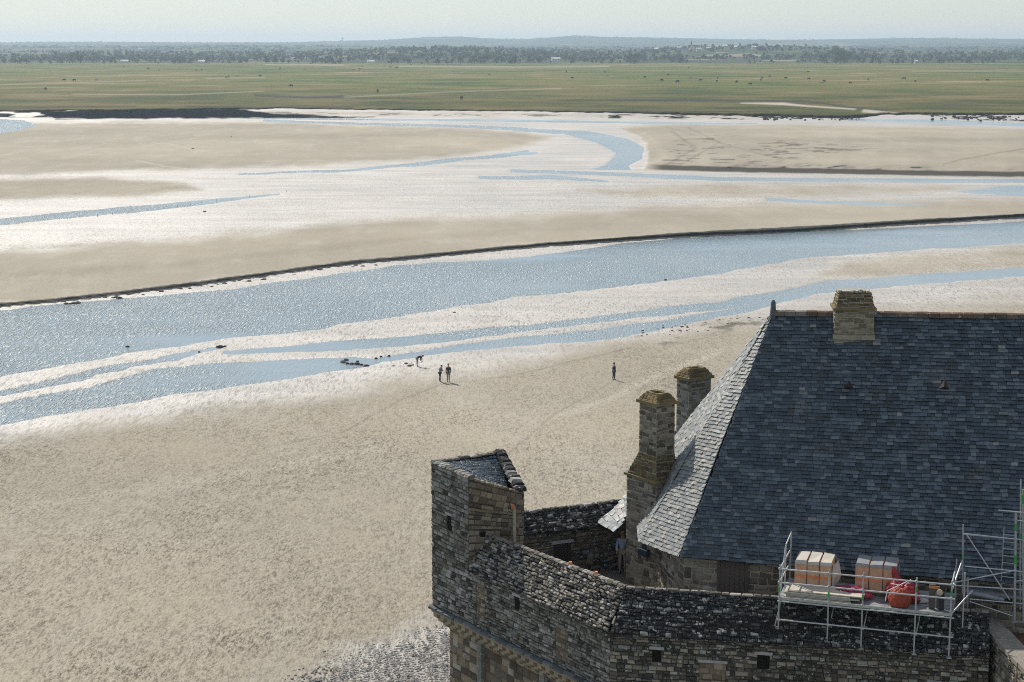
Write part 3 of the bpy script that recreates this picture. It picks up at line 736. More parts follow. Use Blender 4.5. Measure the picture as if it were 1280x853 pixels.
def quad_stones(P00, P10, P11, P01, mat, course=.16, lens=(.2, .45), depth=(.03, .06), holes=(), gap=.018, jit=.0, seed=1, tint=(0, 1), mat2=None, f2=0):
    """rubble courses over a bilinear quad; P00-P10 bottom edge, normal = right x up"""
    r = random.Random(seed); out = []
    P00, P10, P11, P01 = map(V3, (P00, P10, P11, P01))
    Hh = ((P01 - P00).length + (P11 - P10).length) / 2
    t_ = 0
    hs = []
    while t_ < Hh:
        h = course * r.uniform(.6, 1.45); hs.append((t_, min(h, Hh - t_))); t_ += h
    for (y0, h) in hs:
        if h < .03: continue
        ty = (y0 + h / 2) / Hh
        A = P00.lerp(P01, ty); B = P10.lerp(P11, ty); L = (B - A).length
        if L < .08: continue
        x0 = -r.uniform(0, lens[0]); wav = r.uniform(0, 6)
        while x0 < L:
            w = r.uniform(*lens) * (1 if r.random() > .15 else 1.4)
            a, b = max(x0, 0), min(x0 + w, L); x0 += w
            if b - a < .06: continue
            xc = (a + b) / 2; hs_ = r.uniform(.8, 1.12)
            if any(hx0 - .02 < b and a < hx1 + .02 and hy0 < y0 + h / 2 < hy1 for hx0, hx1, hy0, hy1 in holes):
                # clip against the hole
                done = False
                for hx0, hx1, hy0, hy1 in holes:
                    if hy0 < y0 + h / 2 < hy1 and hx0 - .02 < b and a < hx1 + .02:
                        if a < hx0 - .08: b = hx0
                        elif b > hx1 + .08: a = hx1
                        else: done = True
                if done or b - a < .06: continue
                xc = (a + b) / 2
            tx = xc / L
            c = A.lerp(B, tx)
            Ux = (P10 - P00).lerp(P11 - P01, ty).normalized(); Vy = (P01 - P00).lerp(P11 - P10, tx).normalized(); N = Ux.cross(Vy).normalized(); Vy = N.cross(Ux)
            if jit:
                q = Matrix.Rotation(r.gauss(0, jit), 3, N); Ux = q @ Ux; Vy = q @ Vy
                c = c + Vy * r.gauss(0, jit * .1)
            c = c + Vy * (.018 * math.sin(x0 * 2.3 + wav))
            d = r.uniform(*depth)
            m = Matrix(((Ux.x * (b - a - gap), Vy.x * (h * hs_ - gap * .8), N.x * d, c.x), (Ux.y * (b - a - gap), Vy.y * (h * hs_ - gap * .8), N.y * d, c.y), (Ux.z * (b - a - gap), Vy.z * (h * hs_ - gap * .8), N.z * d, c.z), (0, 0, 0, 1)))
            mm = mat2 if mat2 and r.random() < f2 else mat
            out.append((m, r.randrange(12), r.uniform(*tint), mm))
    return out
UPV = V3((0, 0, 1))

# ================================================================ FORTRESS, plan points in metres
dW = V3((.578, -.816, 0))           # along the diagonal wall, towards the camera
nW = V3((.816, .578, 0))            # inwards
A0 = V3((-3.15, 65.0, 0)); SL = 10.05
def W1(s, inn=0, z=0): return A0 + dW * s + nW * inn + V3((0, 0, z))
S_T = 2.61                          # tower face length
BEND = W1(11.27)                    # (3.36, 55.8)
dF = V3((11.9, -2.2, 0)).normalized(); nF = V3((-dF.y, dF.x, 0))
def W2(s, inn=0, z=0): return BEND + dF * s + nF * inn + V3((0, 0, z))

def wallbox(name, a, b, z0, z1, th, inn, mat, parent):
    d = b - a; 
    return MB().box(V3((a.x, a.y, z0)), d, inn * th, V3((0, 0, z1 - z0))).build(name, mat, parent)

# ---- watch tower
tw = thing('watch_tower', 'square rubble-stone watch tower with a sunken slate roof at the end of the rampart', 'tower', W1(1.3, 1.2, 12))
tA, tB = W1(0), W1(S_T); tC = W1(S_T, 2.55); tD = V3((-.35, 67.0, 0))
zA, zB, zC, zD = 17.9, 17.78, 16.8, 17.85
def z(p, h): return V3((p.x, p.y, h))
part('wall', [z(tA, 12), z(tB, 12), z(tC, 12), z(tD, 12), z(tA, zA), z(tB, zB), z(tC, zC), z(tD, zD)], [(0, 1, 5, 4), (1, 2, 6, 5), (2, 3, 7, 6), (3, 0, 4, 7)], M['mortar_dark'], tw)
slit1 = (1.15, 1.42, 3.35, 3.95)
slit2 = (.52, .75, 3.25, 3.58)
pcs = quad_stones(z(tA, 12.1), z(tB, 12.1), z(tB, zB), z(tA, zA), M['granite_grey'], .15, (.18, .42), holes=[slit1], seed=3, jit=.035, mat2=M['granite_dark'], f2=.25)
pcs += quad_stones(z(tB, 13.9), z(tC, 13.9), z(tC, zC), z(tB, zB), M['granite_warm'], .19, (.22, .5), holes=[(.52, .75, 1.35, 1.68)], seed=4, jit=.02)
pcs += quad_stones(z(tC, 13), z(tD, 13), z(tD, zD), z(tC, zC), M['granite_warm'], .2, (.25, .5), seed=5)
pcs += quad_stones(z(tD, 12), z(tA, 12), z(tA, zA), z(tD, zD), M['granite_grey'], .2, (.25, .5), seed=6)
lay(pcs, tw, 300)
# slits (dark recess boxes, recessed shaft with jambs)
def slit(P, x0, x1, y0, y1, Ux, N, parent, name='window', mat='black', lintel=True, proud=.075, jambs=False):
    o = P + Ux * x0 + UPV * y0
    f = MB(); w = x1 - x0; h = y1 - y0
    MB().box(o + N * .004, Ux * w, N * .012, UPV * h).build(name, M[mat], parent)
    if lintel:
        MB().box(o + Ux * -.1 + UPV * (h + .002), Ux * (w + .2), N * proud, UPV * .1).build('lintel', M['granite_grey'], parent)
        for xx in ((-.085, w + .003) if jambs else ()): MB().box(o + Ux * xx, Ux * .08, N * (proud - .006), UPV * h).build('jamb', M['granite_grey'], parent)
nOut = -nW
slit(z(tA, 12.1), 1.15, 1.42, 3.35, 3.95, dW, nOut, tw)
slit(z(tB, 13.9), .52, .75, 1.35, 1.68, nW, dW, tw, lintel=False)
# coping along the edges of the tower
def coping(a, b, w, side, mat, parent, name='coping_stone', step=.26, th=.13, seed=0, up=None, over=.06, tint=(0, 1)):
    r = random.Random(seed); L = (b - a).length; d = (b - a).normalized(); s_ = 0; up = up or UPV
    while s_ < L - .02:
        w_ = min(step * r.uniform(.75, 1.25), L - s_)
        hh = th * r.uniform(.8, 1.2)
        c = a + d * (s_ + w_ / 2) + side * (w / 2 - over)
        sd = side * (w + r.uniform(-.03, .03))
        m = Matrix(((d.x * (w_ - .015), sd.x, up.x * hh, c.x), (d.y * (w_ - .015), sd.y, up.y * hh, c.y), (d.z * (w_ - .015), sd.z, up.z * hh, c.z), (0, 0, 0, 1)))
        inst(name, stone_me(r.randrange(12), mat), m, parent, r.uniform(*tint)); s_ += w_
coping(z(tA, zA), z(tB, zB), .42, nW, M['granite_grey'], tw, 'coping_stone', .17, .1, 11)
coping(z(tB, zB), z(tC, zC), .26, -dW, M['granite_warm'], tw, 'coping_stone', .25, .07, 12)
coping(z(tD, zD), z(tC, zC) + V3((.05, 0, .1)), .5, (tA - tD).cross(UPV).normalized() * -1 if False else (tB - tC).normalized(), M['schist'], tw, 'coping_stone', .24, .16, 13)
coping(z(tA, zA), z(tD, zD), .3, dW, M['schist_pale'], tw, 'coping_stone', .3, .08, 14)
# sunken roof
rA, rD, rB = z(tA, zA - .05) + nW * .35 + dW * .15, z(tD, zD - .08) + dW * .2 - nW * .35, z(tB, zB - .1) + nW * .2 - dW * .15
rC = z(tC, 16.45) - nW * .45 - dW * .12
part('roof', [rA, rB, rC, rD], [(0, 1, 2), (0, 2, 3)], M['slate_under'], tw)
lay(quad_stones(rB + V3((0, 0, .01)), rC + V3((0, 0, .01)), rD + V3((0, 0, .01)), rA + V3((0, 0, .01)), M['slate'], .13, (.14, .26), (.02, .04), seed=21, jit=.03, tint=(.1, .9)), tw, 0, 'slate', 'slate_covering')
# gutter hopper and drain pipe
gp = z(tC, 16.42) + dW * .06 - nW * .52
MB().tube(gp + V3((-.32, .02, .12)), gp + V3((0, 0, .0)), .05, 8, .07).build('gutter_outlet', M['copper'], tw)
MB().cbox(gp + V3((0, -.02, -.12)), .16, .16, .14).build('hopper', M['copper'], tw)
MB().tube(gp + V3((.04, 0, -.1)), gp + V3((.04, 0, -1.75)), .075, 10).build('drain_pipe', M['pipe'], tw)

# ---- rampart, diagonal part
rw = thing('rampart', 'long diagonal rubble rampart with a stone-slab roof, lit by the sun in its right half', 'rampart', W1(7, .6, 12))
EZ, RZ, RI = 14.2, 15.42, 1.0
L1 = 11.27
ridge_bend = BEND + (nW * .55 + nF * .85) + V3((0, 0, RZ))
MB().box(W1(S_T, .0, 12), dW * (L1 - S_T), nW * .6, UPV * (EZ - 12)).build('wall', M['mortar_dark'], rw)
hol = [(3.05 + S_T - S_T, 3.35, 1.45, 1.95), (5.5, 6.2, .3, 1.55), (.55, 1.15, .5, 1.9)]
pcs = quad_stones(W1(S_T, 0, 12.1), W1(L1, 0, 12.1), W1(L1, 0, EZ), W1(S_T, 0, EZ), M['granite_grey'], .125, (.14, .36), (.03, .075), holes=[(3.05, 3.35, 1.4, 1.9), (5.6, 6.3, .25, 1.5), (.55, 1.1, .4, 1.75)], seed=31, jit=.05, mat2=M['granite_dark'], f2=.35)
lay(pcs, rw, 300)
slit(W1(S_T, 0, 12.1), 3.05, 3.35, 1.4, 1.9, dW, nOut, rw)
for (a, b, c_, d_) in ((5.6, 6.3, .25, 1.5), (.55, 1.1, .4, 1.75)):
    MB().box(W1(S_T + a, 0, 12.1 + c_) + nOut * .004, dW * (b - a), nOut * .02, UPV * (d_ - c_)).build('blocked_window', M['mortar'], rw)
    q_ = W1(S_T + a, 0, 12.1 + c_) + nOut * .024; lay(quad_stones(q_, q_ + dW * (b - a), q_ + dW * (b - a) + UPV * (d_ - c_), q_ + UPV * (d_ - c_), M['granite_warm'], .14, (.16, .34), (.008, .02), seed=int(a * 9) + 3), rw, 20, 'infill_stone', 'infill')
sp_ = W1(S_T + 3.0, 0, 12.5); MB().box(sp_, dW * .25, nOut * .35, UPV * .14).build('water_spout', M['granite_dark'], rw)
# roof of slabs
e0, e1 = W1(S_T, -.12, EZ), W1(L1 + .02, -.14, EZ)
r0_ = W1(S_T, RI - .1, RZ); r1_ = ridge_bend
part('roof', [e0, e1, r1_, r0_, W1(S_T, 1.6, EZ), W1(L1 - .5, 1.6, EZ)], [(0, 1, 2, 3), (3, 2, 5, 4)], M['joint_dark'], rw)
lift = V3((0, 0, .01))
lay(quad_stones(e0 + lift, e1 + lift, r1_ + lift, r0_ + lift, M['schist_pale'], .105, (.11, .26), (.03, .10), seed=41, jit=.12, gap=.01, mat2=M['schist'], f2=.35), rw, 0, 'stone', 'slab_covering')
coping(r0_, r1_, .22, nW, M['schist_pale'], rw, 'ridge_stone', .3, .07, 42, over=.1)
for q in (.62, .80): 
    pt = r0_.lerp(r1_, q); MB().tube(pt + V3((0, .1, 0)), pt + V3((0, .1, .14)), .09, 8, .06).build('lamp', M['copper'], rw)
# string course and machicolation under tower and wall, then the lower wall
r = random.Random(77); s_ = -.15
while s_ < L1 + .6:
    w_ = r.uniform(.4, .75)
    m = Matrix(((dW.x * (w_ - .015), UPV.x * .15, nOut.x * .27, 0), (dW.y * (w_ - .015), UPV.y * .15, nOut.y * .27, 0), (dW.z, .15, 0, 0), (0, 0, 0, 1)))
    m.translation = W1(s_ + w_ / 2, .06, 12.0)
    m2_ = m.copy()
    inst('ledge_stone', stone_me(r.randrange(12), M['ledge']), m2_, rw, r.random()); s_ += w_
MB().box(W1(-.1, .0, 11.78), dW * (L1 + .8), nW * .9, UPV * .14).build('ledge_bed', M['granite_warm'], rw)
k = 0; s_ = .05
while s_ < L1 + .6:
    b = MB(); w_ = .24
    for i, (dep, z0, z1) in enumerate(((.80, 11.56, 11.776), (.58, 11.34, 11.557), (.34, 11.10, 11.337))):
        o = W1(s_, .8 - dep, z0)
        pr = [o + UPV * .07 * 1, o + UPV * (z1 - z0), W1(s_, .82, z1), W1(s_, .82, z0), W1(s_, .8 - dep + .09, z0)]
        vs = pr + [p + dW * w_ for p in pr]; 
        b.add(vs, [(0, 1, 2, 3, 4), (9, 8, 7, 6, 5)] + [((i_ + 1) % 5, i_, i_ + 5, (i_ + 1) % 5 + 5) for i_ in range(5)])
    b.build('corbel', M['granite_warm'], rw)
    s_ += .50
MB().box(W1(.0, .8, -1), dW * (L1 + .9), nW * .6, UPV * 12.85).build('lower_wall', M['mortar'], rw)
pcs = quad_stones(W1(.0, .8, 7.5), W1(L1 + .6, .8, 7.5), W1(L1 + .6, .8, 11.7), W1(.0, .8, 11.7), M['granite_warm'], .26, (.3, .6), (.02, .04), seed=51, mat2=M['granite'], f2=.4)
lay(pcs, rw, 60, 'lower_stone', 'lower_stonework')
for s_ in (2.2, 6.3): MB().box(W1(s_, .62, 4), dW * .3, nW * .2, UPV * 7.4).build('buttress', M['granite_dark'], rw)

# ---- rampart, front part
fw = thing('rampart', 'dark lichen-spotted rampart facing the viewer, under a slab roof carrying the scaffold', 'rampart', W2(6, .6, 10))
L2 = 12.55
MB().box(W2(0, 0, -1), dF * L2, nF * .7, UPV * (EZ + 1)).build('wall', M['mortar_dark'], fw)
MB().box(W2(-.9, .9, -1), dF * (L2 + .9), nF * .8, UPV * (EZ - .6)).build('inner_wall', M['mortar_dark'], fw)
hF = [(1.45, 1.75, 3.25, 3.7), (3.05, 3.95, 2.0, 3.35), (5.0, 5.4, 3.25, 3.75)]
pcs = quad_stones(W2(0, 0, 10), W2(L2, 0, 10), W2(L2, 0, EZ), W2(0, 0, EZ), M['granite_dark'], .125, (.14, .36), (.03, .075), holes=hF, seed=61, jit=.06, mat2=M['granite'], f2=.3)
lay(pcs, fw, 300)
for hh, nm, mt in ((hF[0], 'window', 'black'), (hF[2], 'window', 'black')): slit(W2(0, 0, 10), *hh, dF, -nF, fw, nm, mt)
MB().box(W2(3.05, 0, 12.0) - nF * .004, dF * .9, -nF * .012, UPV * 1.35).build('blocked_window', M['mortar_dark'], fw)
q_ = W2(3.05, 0, 12.0) - nF * .018; lay(quad_stones(q_, q_ + dF * .9, q_ + dF * .9 + UPV * 1.35, q_ + UPV * 1.35, M['granite_warm'], .17, (.2, .4), (.008, .02), seed=66), fw, 20, 'infill_stone', 'infill')
MB().box(W2(3.0, 0, 13.352), dF * 1.0, -nF * .08, UPV * .09).build('lintel', M['granite_grey'], fw)
e0, e1 = W2(0, -.14, EZ), W2(L2, -.14, EZ)
fr1 = W2(L2, .82, RZ)
part('roof', [e0, e1, fr1, ridge_bend, W2(-.6, 1.7, EZ), W2(L2, 1.7, EZ)], [(0, 1, 2, 3), (3, 2, 5, 4)], M['joint_dark'], fw)
lay(quad_stones(e0 + lift, e1 + lift, fr1 + lift, ridge_bend + lift, M['schist'], .10, (.10, .26), (.03, .10), seed=62, jit=.14, gap=.012, tint=(.0, .93)), fw, 0, 'stone', 'slab_covering')
coping(ridge_bend, fr1, .2, nF, M['schist_pale'], fw, 'ridge_stone', .34, .06, 63, over=.1)

# ---- walkway, courtyard, wall behind
fl = MB(); fl.add([(-.6, 62, 13.0), (3.5, 57.3, 13.0), (17, 54, 13.0), (22, 54, 13.0), (22, 74, 13.0), (-.6, 74, 13.0)], [(0, 1, 2, 3, 4, 5)])
struct(fl.build('courtyard_floor', M['gravel_floor']))
bw = thing('courtyard_wall', 'dark roofed stone wall with a wooden door, behind the rampart walk', 'wall', (2.5, 66.5, 13))
b0, b1 = V3((.25, 64.9, 0)), V3((6.2, 67.6, 0)); dB = (b1 - b0).normalized(); nB = V3((-dB.y, dB.x, 0)); LB = (b1 - b0).length
MB().box(z(b0, 12), dB * LB, nB * .8, UPV * 3.05).build('wall', M['mortar_dark'], bw)
dox = (1.55, 2.3, 0, 1.45)
lay(quad_stones(z(b0, 13), z(b1, 13), z(b1, 15.05), z(b0, 15.05), M['granite_dark'], .15, (.18, .4), holes=[(1.55, 2.3, -.1, 1.42)], seed=71, mat2=M['granite_warm'], f2=.5), bw, 200)
dr = MB().box(z(b0, 13) + dB * 1.57 - nB * .02, dB * .71, nB * .03, UPV * 1.4).build('door', M['wood_dark'], bw)
for i in range(5): MB().box(z(b0, 13.02) + dB * (1.58 + i * .14) - nB * .04, dB * .125, nB * .018, UPV * 1.36).build('plank', M['wood_dark'], dr)
MB().box(z(b0, 14.41) + dB * 1.45 - nB * .07, dB * .95, nB * .1, UPV * .13).build('lintel', M['granite_grey'], bw)
f0, f1, g0, g1 = z(b0, 14.98) - nB * .25, z(b1, 14.98) - nB * .25, z(b0, 15.62) + nB * .7, z(b1, 15.62) + nB * .7
part('roof', [f0, f1, g1, g0, z(b0, 14.9) + nB * 1.6, z(b1, 14.9) + nB * 1.6], [(0, 1, 2, 3), (3, 2, 5, 4)], M['joint_dark'], bw)
lay(quad_stones(f0 + lift, f1 + lift, g1 + lift, g0 + lift, M['schist'], .12, (.14, .3), (.03, .09), seed=72, jit=.1, tint=(0, .93)), bw, 0, 'stone', 'slab_covering')
coping(g0, g1, .25, nB, M['schist'], bw, 'ridge_stone', .3, .08, 73, over=.12)

# ================================================================ HOUSE
hs = thing('house', 'large stone house with a steep dark slate roof and stone chimneys, behind the rampart', 'house', (11, 62, 13))
pA = at_z(967, 392, 24.25)
pR = at_z(1280, 396, 24.25); dR = (pR - pA).normalized(); pR = pA + dR * 12.5
pN = at_z(850, 697, 16.0)
pE = at_z(1160, 722, 16.0); dE = (pE - pN).normalized(); pE = pN + dE * 15.5
pM = at_z(800, 678, 15.4)
pF = V3((5.1, 67.9, 16.0)); pG = V3((21.5, 66.0, 16.0))
def slate_templates():
    out = []
    for s in range(8):
        r = random.Random(300 + s); j = lambda a: r.uniform(-a, a)
        vs = [(-.5, 0 + j(.06), 0), (.5, 0 + j(.06), 0), (.5, 1, 0), (-.5, 1, 0), (-.5, vsy(r), 1 + j(.3)), (.5, vsy(r), 1 + j(.3)), (.5, 1, .05), (-.5, 1, .05)]
        out.append((np.array(vs), [(4, 5, 6, 7), (0, 1, 5, 4), (1, 2, 6, 5), (3, 0, 4, 7)]))
    return out
def vsy(r): return r.uniform(-.05, .05)
SLT = slate_templates(); SLM = {}
def slate_me(k, mat):
    if k not in SLM:
        me = bpy.data.meshes.new('slate'); me.from_pydata(SLT[k][0].tolist(), [], SLT[k][1]); me.materials.append(mat); SLM[k] = me
    return SLM[k]
def slates(P00, P10, P11, P01, exp=.15, width=.27, seed=1, th=.042, tint=(0, .97), wjit=.3):
    r = random.Random(seed); out = []
    P00, P10, P11, P01 = map(V3, (P00, P10, P11, P01))
    H_ = ((P01 - P00).length + (P11 - P10).length) / 2; n = int(H_ / exp)
    for i in range(n):
        # courses get a little narrower towards the top
        t0 = i / n; e = H_ / n
        A = P00.lerp(P01, t0); B = P10.lerp(P11, t0); L = (B - A).length
        if L < .1: continue
        Ux = (B - A).normalized()
        x = -r.uniform(0, width)
        while x < L:
            w = width * r.uniform(1 - wjit, 1 + wjit); a, b = max(x, 0), min(x + w, L); x += w
            if b - a < .05: continue
            tx = (a + b) / 2 / L
            c = A.lerp(B, tx); Vy = (P01 - P00).lerp(P11 - P10, tx).normalized(); N = Ux.cross(Vy).normalized(); Vy = N.cross(Ux)
            sag = .055 + .05 * math.sin(c.x * .9 + seed) * math.sin(t0 * 5)
            c = c + N * sag + Vy * r.uniform(-.012, .012)
            tw_ = r.uniform(.6, 1.6) * th; g = .008
            m = Matrix(((Ux.x * (b - a - g), Vy.x * e * 1.12, N.x * tw_, c.x), (Ux.y * (b - a - g), Vy.y * e * 1.12, N.y * tw_, c.y), (Ux.z * (b - a - g), Vy.z * e * 1.12, N.z * tw_, c.z), (0, 0, 0, 1)))
            k_ = r.random() ** 1.15
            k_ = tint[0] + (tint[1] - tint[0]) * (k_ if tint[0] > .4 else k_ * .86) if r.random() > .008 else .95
            out.append((m, r.randrange(8), k_, M['slate']))
    return out
roof = part('roof', [pN, pE, pR, pA, pM, pF, pG], [(0, 1, 2, 3), (4, 0, 3), (5, 4, 3), (6, 5, 3, 2)], M['slate_under'], hs)
lay(slates(pN, pE, pR, pA, .147, .27, 81) + slates(pM, pN, pA, pA, .15, .25, 82, .038, (.84, 1)) + slates(pF, pM, pA, pA, .15, .26, 83, .038, (.84, 1)), roof, 300, 'slate', 'slate_covering', SLT, slate_me)  # hip slates tinted cream: sunlit brightness put into their colour
# verge / flashing lines along hips are left dry as in the old roof; ridge tiles and finial
s_ = 0; r = random.Random(5)
while s_ < 12.2:
    c = pA + dR * (s_ + .2) + V3((0, 0, -.04))
    b = MB(); y_ = V3((-dR.y, dR.x, 0)); w_ = .385
    vs = []
    for sx in (0, w_):
        for (yy, zz) in ((-.16, -.06), (-.10, .08), (.0, .13 + r.uniform(-.01, .01)), (.10, .08), (.16, -.06)):
            vs.append(pA + dR * (s_ + sx) + y_ * yy + V3((0, 0, zz)))
    b.add(vs, [(0, 5, 6, 1), (1, 6, 7, 2), (2, 7, 8, 3), (3, 8, 9, 4), (0, 1, 2, 3, 4), (9, 8, 7, 6, 5)])
    o = b.build('ridge_tile', M['ridge_tile'], roof); tt_ = r.random(); o.color = (tt_, tt_, tt_, 1)
    s_ += .4
fn = MB(); fn.tube(pA + V3((-.02, 0, -.2)), pA + V3((-.02, 0, .42)), .13, 8, .085); fn.tube(pA + V3((-.02, 0, .42)), pA + V3((-.02, 0, .5)), .085, 8, .04)
fn.build('finial', M['lead'], roof)
# little roof vents
def on_roof(u, v):
    d = ray(u, v); n = (pE - pN).cross(pA - pN).normalized()
    t_ = (pN - V3((0, 0, CAMZ))).dot(n) / d.dot(n); return V3((0, 0, CAMZ)) + d * t_, n
for (u, v) in ((1061, 487), (1180, 487)):
    c, n = on_roof(u, v); if_ = n.z < 0
    n = -n if n.y > 0 else n
    upr = dE.cross(n); upr = upr if upr.z > 0 else -upr
    part('roof_vent', [c - dE * .2 + n * .03, c + dE * .2 + n * .03, c + n * .19 + upr * .05, c + upr * .34 + n * .03, c - dE * .17 + n * .04 , c + dE * .17 + n * .04], [(0, 2, 3), (2, 1, 3), (1, 0, 2)], M['wood_dark'], roof)
    part('vent_mouth', [c - dE * .15 + n * .045 - upr * .012, c + dE * .15 + n * .045 - upr * .012, c + n * .13 + upr * .03], [(0, 1, 2)], M['black'], roof)
# walls
qN = pN + (pA - pN).normalized() * .0 + V3((.18, .35, 0)); qE = pE + V3((0, .35, 0)); qQ = V3((5.49, 63.2, 0)); qF = V3((5.3, 67.7, 0))
wl = part('wall', [z(qN, 12.6), z(qE, 12.6), z(qE, 16.05), z(qN, 16.05), z(qQ, 12.6), z(qQ, 15.75), z(qF, 12.6), z(qF, 16.0), z(pG, 12.6), z(pG, 16)], [(0, 1, 2, 3), (4, 0, 3, 5), (6, 4, 5, 7), (8, 6, 7, 9)], M['lime'], hs)
wx0 = (at_y(900, 720, qN.y - .4) - qN).dot(dE); 
dWl = (z(qE, 0) - z(qN, 0)).normalized()
nWl = dWl.cross(UPV)
hw = (wx0 - .02, wx0 + .92, 1.6, 3.3)
lay(quad_stones(z(qN, 12.6), z(qE, 12.6), z(qE, 15.98), z(qN, 15.98), M['granite'], .24, (.24, .5), (.02, .05), holes=[hw], seed=91, jit=.07, gap=.05)
    + quad_stones(z(qQ, 12.6), z(qN, 12.6), z(qN, 15.98), z(qQ, 15.7), M['granite'], .2, (.3, .7), (.02, .05), seed=92, jit=.07, gap=.045)
    + quad_stones(z(qF, 12.6), z(qQ, 12.6), z(qQ, 15.7), z(qF, 15.98), M['granite_warm'], .2, (.25, .5), (.02, .05), seed=93, jit=.04), wl, 300)
sh = MB().box(z(qN, 14.2) + dWl * wx0 + nWl * .02, dWl * .9, nWl * .04, UPV * 1.7).build('shutter', M['wood_old'], hs)
for i in range(5): MB().box(z(qN, 14.22) + dWl * (wx0 + .01 + i * .176) + nWl * .06, dWl * .166, nWl * .02, UPV * 1.66).build('plank', M['wood_old'], sh)
for xx in (-.1, .9): MB().box(z(qN, 14.1) + dWl * (wx0 + xx), dWl * .1, nWl * .1, UPV * 1.85).build('window_frame', M['wood_old'], hs)

# chimneys
def ring(c, a, b, wa, wb, zz): return [z(c, zz) + a * x * wa / 2 + b * y * wb / 2 for x, y in ((-1, -1), (1, -1), (1, 1), (-1, 1))]
def stack(parent, Q, a, b, levels, label=None, cap=None, mats=('granite_grey', 'granite_warm'), seed=200, budget=140, course=.17):
    """Q = near corner; a = along right face, b = along left face (away); levels (z, a0, wa, b0, wb, kind of masonry)"""
    core = MB(); pcs = []
    for i in range(len(levels) - 1):
        z0, a0, wa, b0, wb, mk = levels[i]; z1, a1, wa1, b1, wb1, _ = levels[i + 1]
        lo = [z(Q, z0) + a * a0 + b * b0, z(Q, z0) + a * (a0 + wa) + b * b0, z(Q, z0) + a * (a0 + wa) + b * (b0 + wb), z(Q, z0) + a * a0 + b * (b0 + wb)]
        hi = [z(Q, z1) + a * a1 + b * b1, z(Q, z1) + a * (a1 + wa1) + b * b1, z(Q, z1) + a * (a1 + wa1) + b * (b1 + wb1), z(Q, z1) + a * a1 + b * (b1 + wb1)]
        core.add(lo + hi, [(0, 1, 5, 4), (1, 2, 6, 5), (2, 3, 7, 6), (3, 0, 4, 7), (4, 5, 6, 7)])
        if mk:
            for j in range(4):
                k2 = (j + 1) % 4
                pcs += quad_stones(lo[j], lo[k2], hi[k2], hi[j], M[mk], course, (.2, .42), (.015, .04), seed=seed + i * 7 + j, jit=.04, gap=.03)
    o = core.build('chimney', M['lime'], parent)
    if label: o['label'] = label
    lay(pcs, o, budget)
    return o
Q1 = V3((5.49, 63.2, 0)); a1 = nW.copy(); b1_ = -dW
sk = stack(hs, Q1, a1, b1_, [(12.6, 0, 1.15, 0, 1.75, 'granite'), (17.55, 0, 1.15, 0, 1.75, 'mossy'), (18.55, .02, .92, .04, 1.02, 'granite'), (20.55, .02, .90, .05, 1.0, None)], 'tall stone chimney with mossy sloping shoulders', budget=200)
def slabring(parent, Q, a, b, z0, a0, wa, b0, wb, over, th, mat, name='cornice'):
    MB().box(z(Q, z0) + a * (a0 - over) + b * (b0 - over), a * (wa + 2 * over), b * (wb + 2 * over), UPV * th).build(name, M[mat], parent)
slabring(sk, Q1, a1, b1_, 17.5, 0, 1.15, 0, 1.75, .09, .09, 'mossy')
def cap_on(sk, Q, a, b, z0, a0, wa, b0, wb, hh, mat):
    slabring(sk, Q, a, b, z0, a0, wa, b0, wb, .10, .12, mat)
    lo = [z(Q, z0 + .12) + a * (a0 + x * wa) + b * (b0 + y * wb) + a * (.05 * (2 * x - 1)) + b * (.05 * (2 * y - 1)) for x, y in ((0, 0), (1, 0), (1, 1), (0, 1))]
    hi = [z(Q, z0 + .12 + hh) + a * (a0 + .18 + x * (wa - .36)) + b * (b0 + .18 + y * (wb - .36)) for x, y in ((0, 0), (1, 0), (1, 1), (0, 1))]
    ins = [h + (sum(hi, V3()) / 4 - h) * .3 for h in hi]; dn = [h - V3((0, 0, .25)) for h in ins]
    part('cap', lo + hi + ins + dn, [(0, 1, 5, 4), (1, 2, 6, 5), (2, 3, 7, 6), (3, 0, 4, 7)] + [(4 + i, 4 + (i + 1) % 4, 8 + (i + 1) % 4, 8 + i) for i in range(4)] + [(8 + i, 8 + (i + 1) % 4, 12 + (i + 1) % 4, 12 + i) for i in range(4)] + [(12, 13, 14, 15)], M[mat], sk)
    for i in range(4): lay(quad_stones(lo[i], lo[(i + 1) % 4], hi[(i + 1) % 4], hi[i], M[mat], .14, (.16, .3), (.012, .035), seed=int(z0 * 10) + i), sk, 12, 'cap_stone', 'cap_stones')
cap_on(sk, Q1, a1, b1_, 20.5, .02, .90, .05, 1.0, .30, 'mossy')
MB().cbox(V3((5.1, 63.55, 14.55)), .5, .2, .25, -.95).build('blue_box', M['bluebox'], hs)
Q2 = at_y(861.5, 470, 68.6); Q2.z = 0
sk2 = stack(hs, Q2, a1, b1_, [(12.6, -.15, 1.5, -.1, 1.3, None), (17.6, -.15, 1.5, -.1, 1.3, 'granite_grey'), (18.2, 0, 1.2, 0, .75, 'granite_grey'), (20.45, 0, 1.2, 0, .75, None)], 'stone chimney rising behind the hip of the slate roof', seed=260, budget=120)
cap_on(sk2, Q2, a1, b1_, 20.42, 0, 1.2, 0, .75, .32, 'mossy')
